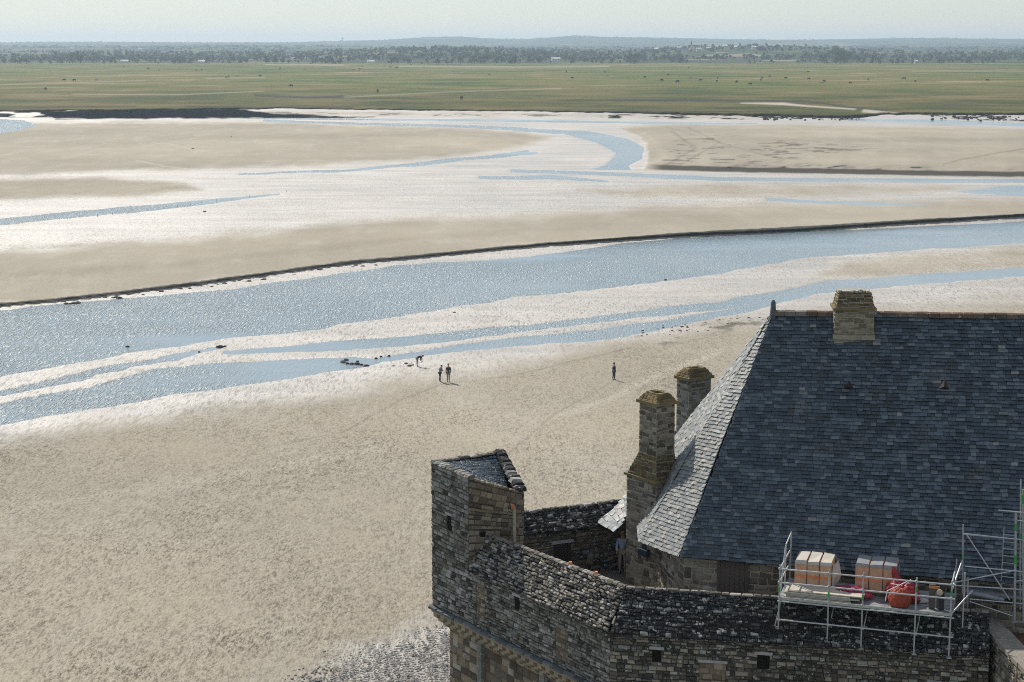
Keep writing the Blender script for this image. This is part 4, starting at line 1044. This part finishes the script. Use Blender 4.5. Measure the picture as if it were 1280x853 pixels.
# ridge chimney: low wide stack of thin flat stones, leaning out of the slope
c3 = pA + dR * ((at_z(1041, 396, 24.25) - pA).length)
Q3 = V3((c3.x - .06, c3.y - .62, 0)); wa3 = 1.42
sk3 = stack(hs, Q3, dR, V3((-dR.y, dR.x, 0)), [(22.2, 0, wa3, 0, 1.1, None), (23.35, 0, wa3, 0, 1.1, 'granite_tan'), (24.55, .02, wa3 - .04, .02, 1.06, 'mossy'), (25.15, .14, wa3 - .28, .12, .84, None)], 'squat ridge chimney of thin flat stones, green with moss on top', seed=280, budget=120, course=.09)
slabring(sk3, Q3, dR, V3((-dR.y, dR.x, 0)), 23.42, 0, wa3, 0, 1.1, .045, .17, 'granite_tan', 'base_course')
slabring(sk3, Q3, dR, V3((-dR.y, dR.x, 0)), 24.5, 0, wa3, 0, 1.1, .07, .08, 'mossy')
r = random.Random(9)
for i in range(9):
    q = z(Q3, 25.15) + dR * (.18 + i * .12) + V3((0, .12 + r.uniform(0, .1), 0)); MB().cbox(q, .11, .3, r.uniform(.04, .12), r.uniform(-.3, .3)).build('cap_stone', M['schist_pale'], sk3)

# lean-to canopy over the side door
ca, cb, cc, cd = at_z(749, 656, 15.0), at_z(771, 668, 15.0), at_z(789, 642, 15.95), at_z(789, 617, 16.3)
_n = (cb - ca).cross(cd - ca); _d = ray(789, 642); cc = V3((0, 0, CAMZ)) + _d * ((ca - V3((0, 0, CAMZ))).dot(_n) / _d.dot(_n))
ln_ = part('lean_to_roof', [ca, cb, cc, cd] + [p - V3((0, 0, .1)) for p in (ca, cb, cc, cd)], [(0, 1, 2, 3), (7, 6, 5, 4), (0, 4, 5, 1), (1, 5, 6, 2), (2, 6, 7, 3), (3, 7, 4, 0)], M['wood_dark'], hs)
ln_['label'] = 'small sunlit slate lean-to roof left of the tall chimney'
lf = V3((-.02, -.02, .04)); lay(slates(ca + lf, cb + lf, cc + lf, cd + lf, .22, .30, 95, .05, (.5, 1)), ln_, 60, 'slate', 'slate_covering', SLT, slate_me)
MB().box(V3((4.62, 65.6, 13.0)), V3((.1, .6, 0)), V3((.06, 0, 0)), V3((0, 0, 2.0))).build('doorway', M['black'], hs)

# ================================================================ right-hand parapet
rp = thing('parapet_wall', 'rubble parapet running towards the viewer with pale flat coping slabs, bottom right', 'wall', (16.2, 52, 10))
g0_, g1_ = at_z(1219, 768, 14.75), at_z(1281, 835, 14.75); dG = (g1_ - g0_).normalized(); LG = 11.0
g1_ = g0_ + dG * LG; nG = V3((-dG.y, dG.x, 0)); nG = nG if nG.x > 0 else -nG
MB().box(z(g0_, 6), dG * LG, nG * .6, UPV * 8.6).build('wall', M['mortar'], rp)
lay(quad_stones(z(g0_, 9), z(g1_, 9), z(g1_, 14.6), z(g0_, 14.6), M['granite'], .15, (.16, .4), (.02, .07), seed=101, jit=.05), rp, 200)
lay(quad_stones(z(g0_, 11) + nG * .6, z(g0_, 11), z(g0_, 14.6), z(g0_, 14.6) + nG * .6, M['granite'], .17, (.2, .4), (.02, .05), seed=102), rp, 20, 'end_stone', 'end_stonework')
s_ = 0; r = random.Random(15)
while s_ < LG:
    w_ = r.uniform(.45, .95)
    o_ = z(g0_, 14.6) + dG * s_ - nG * (.06 + r.uniform(0, .04))
    MB().box(o_, dG * (w_ - .02), nG * .74, UPV * r.uniform(.11, .15)).build('coping_slab', M['schist_pale'], rp).color = (.75, .75, .75, 1)
    s_ += w_
tr = MB(); tr.add([(16.5, 44, 14.2), (24, 44, 14.2), (24, 57.0, 14.2), (16.5, 57.0, 14.2), (16.5, 57.0, 12.9), (24, 57.0, 12.9)], [(0, 1, 2, 3), (3, 2, 5, 4)])
struct(tr.build('earth_terrace', M['soil']))

# ================================================================ scaffolds
F0 = at_z(975, 711, 16.72); F1 = at_z(1190, 731, 16.72)
dS = z(F1 - F0, 0).normalized(); nS = V3((-dS.y, dS.x, 0)); LS = (F1 - F0).length
def SP(s, i, zz): return V3((F0.x, F0.y, 0)) + dS * s + nS * i + V3((0, 0, zz))
TR = .028
def tube(name, a, b, parent, r_=TR, mat='steel'): return MB().tube(a, b, r_, 8).build(name, M[mat], parent)
sf = thing('scaffold', 'long low steel scaffold platform loaded with cartons, standing on the rampart roof', 'scaffold', SP(LS / 2, 1, 14.2))
posts = [0, (at_y(1038, 760, 54.5) - SP(0, 0, 0)).dot(dS), 0, 0, LS]
posts = [((u_ - 975) / 215.0) ** 1.0 * LS for u_ in (975, 1038, 1081, 1147, 1190)]
for i, s_ in enumerate(posts):
    p_ = tube('post', SP(s_, 0, 14.25), SP(s_, 0, 16.85), sf)
    MB().cbox(SP(s_, 0, 14.22), .15, .15, .03).build('base_plate', M['steel'], sf)
    tube('paint_mark', SP(s_, 0, 15.9 if i < 3 else 16.35), SP(s_, 0, 16.08 if i < 3 else 16.53), sf, TR + .006, 'green')
    for zz in (14.95, 15.72, 16.25, 16.72): MB().cbox(SP(s_, -.01, zz - .04), .085, .085, .08).build('coupler', M['steel'], sf)
for zz, nm in ((16.72, 'guard_rail'), (16.25, 'guard_rail'), (14.95, 'ledger'), (15.60, 'ledger')):
    tube(nm, SP(-.05, -.03, zz), SP(LS + .12, -.03, zz - .0), sf)
DP = 2.35
for s_, i_, z0, z1 in ((0, DP, 15.0, 17.35), (0, DP * .5, 15.0, 17.25), (LS, DP, 15.2, 16.9), (LS * .33, DP, 15.0, 15.7), (LS * .66, DP, 15.0, 15.7), (LS + .35, .9, 15.0, 16.9)):
    tube('post', SP(s_, i_, z0), SP(s_, i_, z1), sf)
for a_, b_ in (((0, 0, 16.72), (0, DP, 16.72)), ((0, 0, 16.25), (0, DP, 16.25)), ((0, DP * .5, 17.2), (0, DP, 17.3)), ((0, DP * .5, 17.2), (0, .15, 15.8)), ((0, 0, 15.6), (0, DP, 15.6)), ((LS, 0, 16.72), (LS, DP, 16.72)), ((LS, 0, 15.6), (LS, DP, 15.6)), ((LS, 0, 15.7), (LS + .6, 1.2, 16.2)), ((LS, .1, 16.5), (LS + .2, DP * .8, 17.0))):
    tube('end_rail', SP(*a_), SP(*b_), sf)
for i in range(4):                                   # struts down onto the roof
    s_ = posts[i] + .12; tube('strut', SP(s_, .9, 15.55), SP(s_ - .1, .35, 14.75), sf, .02)
tube('diagonal_brace', SP(.05, .05, 15.55), SP(-.12, .0, 14.7), sf, .02)
for j in range(7):
    MB().box(SP(-.05, j * DP / 7 + .02, 15.62 + .004), dS * (LS + .1), nS * (DP / 7 - .03), UPV * .055).build('deck_board', M['deckboard'], sf)
MB().box(SP(-.02, -.06, 15.66), dS * (LS + .06), nS * .035, UPV * .09).build('toe_board', M['steel'], sf)

# second scaffold with ladder, at the right edge
s2 = thing('scaffold', 'taller steel scaffold tower with platform and diagonal brace at the right edge', 'scaffold', (17, 55, 14.3))
Y2 = 55.0
def T2(u, v, y=Y2): return at_y(u, v, y)
def y_at(u): return 55.3 - (u - 1204) * .004
P = lambda u, v, dy=0: at_y(u, v, y_at(u) + dy)
tube('post', P(1204, 656), P(1203, 742), s2)
tube('paint_mark', P(1204, 692), P(1204, 702), s2, .036, 'green')
tube('post', P(1270, 640, .0), P(1268, 775, .0), s2, .045)
tube('post', P(1276, 600, .35), P(1275, 762, .35), s2)
tube('post', P(1278.5, 612, -.2), P(1279, 778, -.2), s2)
tube('paint_mark', P(1270, 655), P(1270, 664), s2, .053, 'green')
tube('paint_mark', P(1269, 694), P(1269, 706), s2, .053, 'green')
tube('paint_mark', P(1275, 668, .3), P(1275, 674, .3), s2, .04, 'green')
tube('paint_mark', P(1278, 618, -.2), P(1278, 630, -.2), s2, .04, 'green')
MB().cbox(P(1268, 777), .22, .22, .03).build('base_plate', M['steel'], s2)
for n_, a_, b_ in (('guard_rail', (1204, 668), (1290, 676)), ('guard_rail', (1204, 667), (1266, 674)), ('guard_rail', (1206, 708), (1290, 716)), ('diagonal_brace', (1208, 668), (1262, 750)), ('guard_rail', (1190, 729), (1270, 713)), ('guard_rail', (1192, 732), (1290, 738)), ('guard_rail', (1248, 638), (1290, 642)),
                   ('ledger', (1212, 749), (1290, 756)), ('diagonal_brace', (1212, 752), (1268, 771)), ('diagonal_brace', (1192, 768), (1210, 751)), ('guard_rail', (1195, 720), (1204, 708)), ('guard_rail', (1272, 651), (1292, 653)), ('guard_rail', (1268, 727), (1292, 724))):
    dy = -.06 if n_ == 'guard_rail' else .05
    tube(n_, P(*a_, dy), P(*b_, dy), s2, .024)
tube('post', P(1210, 722, -.3), P(1209, 771, -.3), s2)
pf0, pf1 = P(1206, 742, .2), P(1300, 752, .2)
dP = (pf1 - pf0).normalized()
for j in range(4): MB().box(pf0 + V3((0, .30 * j, 0)), dP * 2.9, V3((0, .27, 0)), V3((0, 0, .05))).build('deck_board', M['deckboard'], s2)
tube('rolled_sheet', P(1210, 741, .15), P(1255, 750, .1), s2, .07, 'wrap_grey')
ld_ = thing('ladder', 'narrow steel ladder standing upright inside the right-hand scaffold', 'ladder', P(1262, 738, .5))
l0, l1, m0, m1 = P(1255, 660, .5), P(1251, 738, .5), P(1271, 661, .5), P(1267, 740, .5)
tube('stile', l0, l1, ld_, .02); tube('stile', m0, m1, ld_, .02)
for i in range(1, 9): tube('rung', l0.lerp(l1, i / 9), m0.lerp(m1, i / 9), ld_, .015)

# ---- load on the platform
DZ = 15.69
def pallet(name, label, s0, i0, n, w, dp, h, mc_, topm, wrapside, lean=0):
    o = thing(name, label, 'cartons', SP(s0 + n * w / 2, i0 + dp / 2, DZ))
    MB().box(SP(s0, i0, DZ), dS * n * w, nS * dp, UPV * .1).build('pallet_base', M['wood_old'], o)
    r = random.Random(n + int(s0 * 10))
    for k in range(n):
        c = SP(s0 + k * w + .004, i0 + .0, DZ + .102)
        b = MB(); ww = w - .012; hh = h
        q = [c, c + dS * ww, c + dS * ww + nS * dp, c + nS * dp]
        tp = [p + UPV * hh for p in q]; bev = [tp[0] + nS * .02 + UPV * .015 + dS * .02, tp[1] + nS * .02 + UPV * .015 - dS * .02, tp[2] + UPV * .06 - dS * .02, tp[3] + UPV * .06 + dS * .02]
        b.add(q + tp + bev, [(0, 1, 5, 4), (1, 2, 6, 5), (2, 3, 7, 6), (3, 0, 4, 7), (4, 5, 9, 8), (5, 6, 10, 9), (6, 7, 11, 10), (7, 4, 8, 11), (8, 9, 10, 11)])
        ct = b.build('carton', M[mc_], o)
        MB().box(c + UPV * (hh * .42) - nS * .006, dS * ww, nS * .008, UPV * .09).build('printed_band', M['carton_band'], ct)
        t0 = bev; th = [p + UPV * .02 for p in t0]
        rr_ = [p + UPV * r.uniform(.0, .05) for p in th]
        b = MB(); ov = [tp[0] - nS * .015 - UPV * .06, tp[1] - nS * .015 - UPV * .04]
        b.add([ov[0], ov[1], rr_[1], rr_[0], rr_[2], rr_[3]], [(0, 1, 2, 3), (3, 2, 4, 5)])
        b.build('plastic_cover', M[topm], o)
        MB().box(c + dS * (ww - .004) - nS * .012, dS * .02, nS * .012, UPV * (hh + .03)).build('strap', M['strap'], o)
    # crumpled wrap bulging at the end
    b = MB(); cs = SP(s0 + n * w, i0, DZ + .1); N_ = 9; vs = []
    for a_ in range(N_):
        for c_ in range(7):
            bul = .22 * math.sin(a_ / (N_ - 1) * math.pi) * math.sin((c_ + .8) / 8 * math.pi) + r.uniform(-.03, .03)
            vs.append(cs + nS * (dp * a_ / (N_ - 1)) + UPV * (h * c_ / 6 * 1.03) + dS * (max(bul, 0) * wrapside + .01))
    b.add(vs, [(a_ * 7 + c_, (a_ + 1) * 7 + c_, (a_ + 1) * 7 + c_ + 1, a_ * 7 + c_ + 1) for a_ in range(N_ - 1) for c_ in range(6)])
    b.build('plastic_wrap', M[topm], o)
    return o
def s_of(u, i_=0): return (u - 975) / 215.0 * LS
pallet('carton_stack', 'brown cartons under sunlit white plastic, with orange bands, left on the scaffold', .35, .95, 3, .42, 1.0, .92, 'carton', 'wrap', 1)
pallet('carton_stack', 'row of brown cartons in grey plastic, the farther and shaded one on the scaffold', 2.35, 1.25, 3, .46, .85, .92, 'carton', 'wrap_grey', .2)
bs = thing('board_stack', 'stack of pale sheet boards lying on the left end of the scaffold deck', 'boards', SP(1.2, .5, DZ))
r = random.Random(4)
for k in range(5):
    w_ = r.uniform(2.1, 2.6); MB().box(SP(.12 + r.uniform(0, .15), .12 + r.uniform(0, .08), DZ + .002 + k * .052), dS * w_ + UPV * r.uniform(-.0, .0), nS * .68, UPV * .038).build('board', M['board'], bs)
def blob(name, label, cat, c, sx, sy, sz, mat, seed, spikes=.16, group=None, n=22):
    r0 = np.random.RandomState(seed); me = MB(); vs = []
    c = V3(c); A_ = 14
    for i in range(n):
        ph = math.pi * i / (n - 1)
        for j in range(A_ * 2):
            th = math.pi * j / A_
            d = V3((math.sin(ph) * math.cos(th), math.sin(ph) * math.sin(th), math.cos(ph)))
            k_ = 1 + spikes * float(fbm(np.array(d.x * 2.3 + seed), np.array(d.y * 2.3 + d.z * 3.1), 3, seed)) + spikes * .6 * abs(math.sin(th * 5 + ph * 3 + seed))
            zz = max(d.z * k_ * sz, -sz * .72)
            vs.append(c + dS * d.x * k_ * sx + nS * d.y * k_ * sy + UPV * (zz + sz * .72))
    m_ = A_ * 2
    fs = [(i * m_ + j, (i + 1) * m_ + j, (i + 1) * m_ + (j + 1) % m_, i * m_ + (j + 1) % m_) for i in range(n - 1) for j in range(m_)]
    o = thing(name, label, cat, c)
    part('cloth', vs, fs, M[mat], o)
    return o
b1 = blob('tarpaulin', 'flat crumpled crimson tarpaulin between the two carton rows', 'tarpaulin', SP(2.25, .85, DZ), .65, .32, .2, 'magenta', 3, .35)
tube('cord', SP(1.95, .55, DZ + .3), SP(2.2, .5, DZ + .06), b1, .012, 'rope')
b2 = blob('tarpaulin', 'bunched dark red tarpaulin bundle tied with white rope', 'tarpaulin', SP(3.95, 1.0, DZ), .52, .4, .36, 'red', 5, .35)
for k, (a_, b_) in enumerate((((3.5, .5, .45), (3.9, .55, .68)), ((3.9, .55, .68), (4.25, .6, .88)), ((3.5, .5, .45), (3.45, .5, .1)), ((4.25, .6, .88), (4.1, .55, .72)), ((3.9, .5, .68), (3.6, .5, .72)))):
    tube('rope', SP(a_[0], a_[1], DZ + a_[2]), SP(b_[0], b_[1], DZ + b_[2]), b2, .018, 'rope')
fold = MB(); fold.tube(SP(3.8, 1.2, DZ + .5), SP(3.6, 1.35, DZ + 1.05), .16, 8, .11); fold.build('fold', M['red'], b2)
sk_ = blob('rubble_sack', 'full orange-red rubble sack standing at the front of the scaffold deck', 'sack', SP(3.92, .38, DZ), .36, .28, .36, 'orange_red', 8, .12)
pl_ = blob('white_sack', 'small pale sack lying beside the red bundle', 'sack', SP(4.6, 1.05, DZ), .2, .15, .07, 'wrap', 9, .2)
wn_ = thing('winch', 'small black winch with a yellow wheel at the right end of the platform', 'winch', SP(5.2, .5, DZ))
MB().cbox(SP(5.22, .5, DZ), .16, .24, .6, .2).build('housing', M['strap'], wn_)
MB().tube(SP(5.2, .3, DZ + .62), SP(5.2, .36, DZ + .62), .1, 12).build('wheel', M['pipe'], wn_)
MB().tube(SP(5.25, .4, DZ + .85), SP(5.2, .45, DZ + 1.1), .09, 8).build('motor', M['strap'], wn_)
wb_ = thing('timber_post', 'short upright brown timber leaning beside the winch', 'timber', SP(4.9, .5, DZ))
MB().box(SP(4.85, .45, DZ), dS * .2, nS * .08, UPV * .82).build('plank', M['wood_old'], wb_)
MB().box(SP(4.84, .44, DZ + .7), dS * .34, nS * .02, UPV * .09).build('crosspiece', M['copper'], wb_)

# ================================================================ rocks and debris on the flats
def rock_me(seed):
    vs, fs = CR[0][0][:12], None
    r = random.Random(seed); t_ = (1 + 5 ** .5) / 2
    ico = [V3(v).normalized() for v in [(-1, t_, 0), (1, t_, 0), (-1, -t_, 0), (1, -t_, 0), (0, -1, t_), (0, 1, t_), (0, -1, -t_), (0, 1, -t_), (t_, 0, -1), (t_, 0, 1), (-t_, 0, -1), (-t_, 0, 1)]]
    icf = [(0, 11, 5), (0, 5, 1), (0, 1, 7), (0, 7, 10), (0, 10, 11), (1, 5, 9), (5, 11, 4), (11, 10, 2), (10, 7, 6), (7, 1, 8), (3, 9, 4), (3, 4, 2), (3, 2, 6), (3, 6, 8), (3, 8, 9), (4, 9, 5), (2, 4, 11), (6, 2, 10), (8, 6, 7), (9, 8, 1)]
    me = bpy.data.meshes.new('rock'); me.from_pydata([tuple(v * r.uniform(.7, 1.2)) for v in ico], [], icf); me.materials.append(M['rock']); return me, [v * r.uniform(.7, 1.2) for v in ico], icf
RK = [rock_me(s) for s in range(5)]
def rock(u, v, s, lab, grp, zz=.05, fl=.5):
    p_ = at_z(u, v, zz)
    o = inst('rock', RK[rnd.randrange(5)][0], Matrix.Translation(p_) @ Matrix.Rotation(rnd.random() * 6, 4, 'Z') @ Matrix.Diagonal((s, s * rnd.uniform(.6, 1), s * fl, 1)), None, rnd.uniform(0, .6))
    o['category'] = 'rock'; o['label'] = lab; o['group'] = grp
for (u, v, s) in [(429, 452.5, .4), (433, 450, .35), (440, 455, .3), (446, 455, .4), (452, 456, .3), (434, 454.5, .3), (447, 452, .25), (476, 446, .3), (486, 445, .3), (458, 457.5, .45), (492, 458, .25), (512, 458, .45), (516, 457, .3), (470, 448, .25), (508, 455, .3)]:
    rock(u, v, s, 'small dark rock at the edge of the stream beside the walkers', 'dark rocks by the stream')
for (u, v, s) in [(272, 433.5, .35), (276, 434, .5), (281, 433.5, .3), (249, 440, .2)]:
    rock(u, v, s, 'dark stone at the tip of the pale sandbar', 'stones at the sandbar tip')
for (u, v, s) in [(159, 433.5, .3), (236, 211, .6), (241, 187, .9), (256, 265, .5), (126, 581, .22), (289, 172, .7), (1212, 385, .3), (568, 391, .3), (832, 350, .3)]:
    rock(u, v, s, 'single dark pebble lying alone on the open sand flat', 'lone pebbles on the flat')
for k in range(60):
    u = rnd.uniform(800, 955); v = 408 - (u - 850) * .12 + rnd.gauss(0, 3.5) + 3
    rock(u, v, rnd.uniform(.07, .24), 'dark clod of mud in the debris line below the slate roof ridge', 'mud clods of the debris line', .15, .35)
for k in range(120):
    u = rnd.uniform(955, 1075) if k % 2 else rnd.uniform(1165, 1285); v = rnd.uniform(144.5, 150) if k % 2 else rnd.uniform(144, 151)
    rock(u, v, rnd.uniform(.4, 1.1), 'dark boulder strewn along the ' + ('middle' if k % 2 else 'right-hand') + ' stretch of the muddy marsh foot', 'boulders at the ' + ('middle' if k % 2 else 'right-hand') + ' marsh foot', .5, .5)
for k in range(40):
    u = rnd.uniform(80, 480); v = 384 - u * .118 + (4 if u > 120 else 3) - (rnd.random() * 3)
    v = float(np.interp(u, [c_[0] for c_ in CUT], [c_[1] for c_ in CUT])) + rnd.uniform(1.5, 5)
    rock(u, v, rnd.uniform(.2, .6), 'slumped lump of dark mud under the cut sand bank', 'slumped mud lumps', .05, .4)
# pebble shore at the foot of the wall: uncountable
vs_ = []; fs_ = []; ti_ = []; n_ = 0
for k in range(9000):
    u = rnd.uniform(330, 640); v = rnd.uniform(745, 905)
    edge_v = float(np.interp(u, [330, 360, 430, 500, 570, 640], [910, 858, 828, 808, 780, 755]))
    if v < edge_v + rnd.gauss(0, 9): continue
    p_ = at_z(u, v, .22); q = RK[k % 5]; s = rnd.uniform(.03, .085); a_ = rnd.random() * 6; c_, s2_ = math.cos(a_), math.sin(a_)
    for w_ in q[1]: vs_.append((p_.x + (w_.x * c_ - w_.y * s2_) * s * 1.3, p_.y + (w_.x * s2_ + w_.y * c_) * s, p_.z + w_.z * s * .5))
    fs_ += [tuple(i + n_ for i in f) for f in q[2]]; ti_ += [.3 + .7 * rnd.random()] * 20; n_ += 12
me = bpy.data.meshes.new('shore_pebbles'); me.from_pydata(vs_, [], fs_); me.attributes.new('tint', 'FLOAT', 'FACE').data.foreach_set('value', ti_); me.materials.append(M['pebble'])
o = bpy.data.objects.new('shore_pebbles', me); COL.objects.link(o); o['kind'] = 'stuff'; o.color = (0, 0, 0, 1)
# little stakes in the far channel
sx_ = thing('stake_row', 'row of thin stakes standing along the pale tidal channel, upper left', 'stakes', at_z(200, 262, 0))
for (u, v) in [(100, 273), (122, 272), (141, 270), (160, 268), (185, 264), (205, 262), (222, 259), (238, 257), (252, 254), (271, 252), (290, 249), (312, 247), (330, 245), (358, 241)]:
    p_ = at_z(u, v, -.1); MB().tube(p_, p_ + V3((0, 0, rnd.uniform(.35, .7))), .05, 5, .03).build('stake', M['wood_dark'], sx_)

# ================================================================ people
def skin_mesh(name, chains, mat, parent, M4, sub=1):
    """chains: list of [(pos, radius), ...]; a chain may begin at a point already used, so limbs join"""
    vs = []; rs = []; es = []; idx = {}
    for ch_ in chains:
        pr = None
        for pos, rad in ch_:
            key = tuple(round(c_, 4) for c_ in pos)
            if key not in idx: idx[key] = len(vs); vs.append(pos); rs.append(rad)
            i = idx[key]
            if pr is not None and pr != i: es.append((pr, i))
            pr = i
    me = bpy.data.meshes.new(name); me.from_pydata(vs, es, [])
    o = bpy.data.objects.new(name, me); COL.objects.link(o)
    md = o.modifiers.new('s', 'SKIN'); md.use_smooth_shade = True
    for i, rr_ in enumerate(rs):
        sv = me.skin_vertices[0].data[i]; sv.radius = (rr_, rr_); sv.use_root = (i == 0)
    if sub: o.modifiers.new('b', 'SUBSURF').levels = sub
    dg = bpy.context.evaluated_depsgraph_get()
    ev_ = bpy.data.meshes.new_from_object(o.evaluated_get(dg))
    bpy.data.objects.remove(o); bpy.data.meshes.remove(me)
    ev_.materials.clear(); ev_.materials.append(mat)
    o = bpy.data.objects.new(name, ev_); COL.objects.link(o)
    if parent: o.parent = parent
    return o
def person(label, loc, rz, top, legs, pose='stand', hair='hair', scale=1.0, coat=False):
    root = thing('person', label, 'person', loc)
    root.rotation_euler = (0, 0, rz); root.scale = (scale,) * 3
    # local frame: faces -Y
    bend = {'stand': 0.05, 'bend': 1.15, 'look': .22}[pose]
    hip = V3((0, 0, .93))
    def tor(h, y=0, x=0):                       # a point of the torso, h above the hip
        return V3((x, -math.sin(bend) * h + y * math.cos(bend), .93 + math.cos(bend) * h + y * math.sin(bend) * .5))
    nb = bend * 1.0 + (.5 if pose != 'stand' else 0)
    chest, neck = tor(.38), tor(.54)
    hd = neck + V3((0, -math.sin(nb) * .2, math.cos(nb) * .2)); hc = neck + V3((0, -math.sin(nb) * .1, math.cos(nb) * .1))
    body = [[(hip, .12), (tor(.2), .115), (chest, .13), (neck, .062), (hc, .075), (hd, .078), (hd + V3((0, -.01, .055)), .05)]]
    face_n = V3((0, -math.cos(nb), -math.sin(nb)))
    body.append([(hc, .075), (hc + face_n * .085 + V3((0, 0, .02)), .018)])   # nose and chin
    shirt = [[(hip, .14), (tor(.2), .135), (chest, .152), (tor(.5), .08)]]
    trs = [[(hip + V3((0, 0, .04)), .14)]]
    trs = []
    for sx in (-1, 1):
        st = .06 * sx if pose == 'look' else .02 * sx
        hp = V3((.09 * sx, 0, .88)); kn = V3((.10 * sx, -.02 + st, .49)); an = V3((.10 * sx, .03 + st * 2, .08)); toe = V3((.11 * sx, -.13 + st * 2, .035))
        body.append([(hip, .12), (hp, .085), (kn, .058), (an, .042), (toe, .036)])
        trs.append([(hip, .138), (hp, .10), (kn, .075), (V3((an.x, an.y, .12)), .065)])
        shd = tor(.45, 0, .18 * sx)
        if pose == 'bend': el = shd + V3((.03 * sx, -.04, -.28)); wr = el + V3((-.02 * sx, -.05, -.25))
        elif pose == 'look': el = shd + V3((.05 * sx, -.03, -.27)); wr = el + V3((-.14 * sx, -.2, .02))
        else: el = shd + V3((.06 * sx, .02, -.28)); wr = el + V3((-.02 * sx, -.08, -.24))
        hv = (wr - el).normalized(); pm = wr + hv * .07
        body.append([(chest, .13), (shd, .062), (el, .044), (wr, .03), (pm, .036)])
        sd = V3((0, 1, 0)).cross(hv).normalized() if abs(hv.y) < .9 else V3((1, 0, 0)); sd2 = hv.cross(sd).normalized()
        for q, (off, ln) in enumerate(((-.03, .065), (-.01, .08), (.01, .075), (.03, .06))):
            f0_ = pm + sd2 * off + hv * .03; body.append([(pm, .036), (f0_, .011), (f0_ + hv * ln * .6 - V3((.005 * sx, 0, 0)), .009), (f0_ + hv * ln + V3((-.02 * sx, 0, 0)), .008)])
        th_ = wr + hv * .03 + sd2 * -.04; body.append([(pm, .036), (th_, .012), (th_ + hv * .05 + sd2 * -.02, .009)])
        shirt.append([(chest, .152), (shd, .078), (el, .06), (wr - hv * .03, .05)])
        so_ = skin_mesh('shoe', [[(an - V3((0, 0, .02)), .055), (V3((an.x, an.y - .02, .045)), .05), (toe, .045)]], M['shoe'], root, None, 1)
    if coat: shirt.append([(hip, .16), (hip - V3((0, 0, .16)), .17)])
    skin_mesh('body', body, M['skin'], root, None, 1)
    skin_mesh('jacket' if coat else 'shirt', shirt, M[top], root, None, 1)
    skin_mesh('trousers', trs, M[legs], root, None, 1)
    hr = skin_mesh('hair' if hair == 'hair' else 'hat', [[(hd + V3((0, .02, .02)), .088), (hd + V3((0, .035, .06)), .07)]] + ([[(hd + V3((0, .02, .02)), .088), (hd + V3((0, .045, -.07)), .06)]] if hair == 'hair' else []), M[hair], root, None, 1)
    for sx in (-1, 1):
        ear = MB().tube(hd + V3((.078 * sx, .01, -.03)), hd + V3((.09 * sx, .015, -.025)), .02, 6)
        o_ = part('ear', [v for v in ear.v], ear.f, M['skin']); o_.parent = root
        ey = hd + face_n * .082 + V3((.03 * sx, 0, .0)); e_ = MB().tube(ey, ey + face_n * .008, .011, 6)
        o_ = part('eye', e_.v, e_.f, M['hair']); o_.parent = root
    return root
GZ = .22
person('person standing alone on the sand in dark blue clothes, right of the group', at_z(767.3, 475, GZ), R(120), 'navy', 'navy', 'stand')
person('left one of the pair of walkers, in grey clothes looking down', at_z(550, 477, GZ), R(60), 'grey_cloth', 'charcoal', 'look')
person('right one of the pair of walkers, in a black jacket and grey trousers', at_z(560.5, 477.5, GZ), R(20), 'charcoal', 'grey_cloth', 'stand', coat=True, scale=1.06)
person('person in shorts bending over a puddle at the water edge', at_z(521.5, 458, GZ * .5), R(75), 'charcoal', 'grey_cloth', 'bend')
person('person in a light blue shirt half hidden beside the tall chimney wall', at_y(778, 716, 66.2), R(-10), 'blue_shirt', 'beige_cloth', 'stand', 'hat')

# ================================================================ air
hz = bpy.data.materials.new('haze_air'); hz.use_nodes = True
nt = hz.node_tree; nt.nodes.remove(nt.nodes['Principled BSDF'])
pv = nt.nodes.new('ShaderNodeVolumePrincipled')
pv.inputs['Color'].default_value = (.64, .80, .98, 1); pv.inputs['Density'].default_value = 9.0e-5; pv.inputs['Anisotropy'].default_value = .3
nt.links.new(pv.outputs[0], nt.nodes['Material Output'].inputs['Volume'])
hb = MB().box((-24000, -1200, -3.0), (48000, 0, 0), (0, 19000, 0), (0, 0, 135)).build('haze', hz)
hb['kind'] = 'stuff'
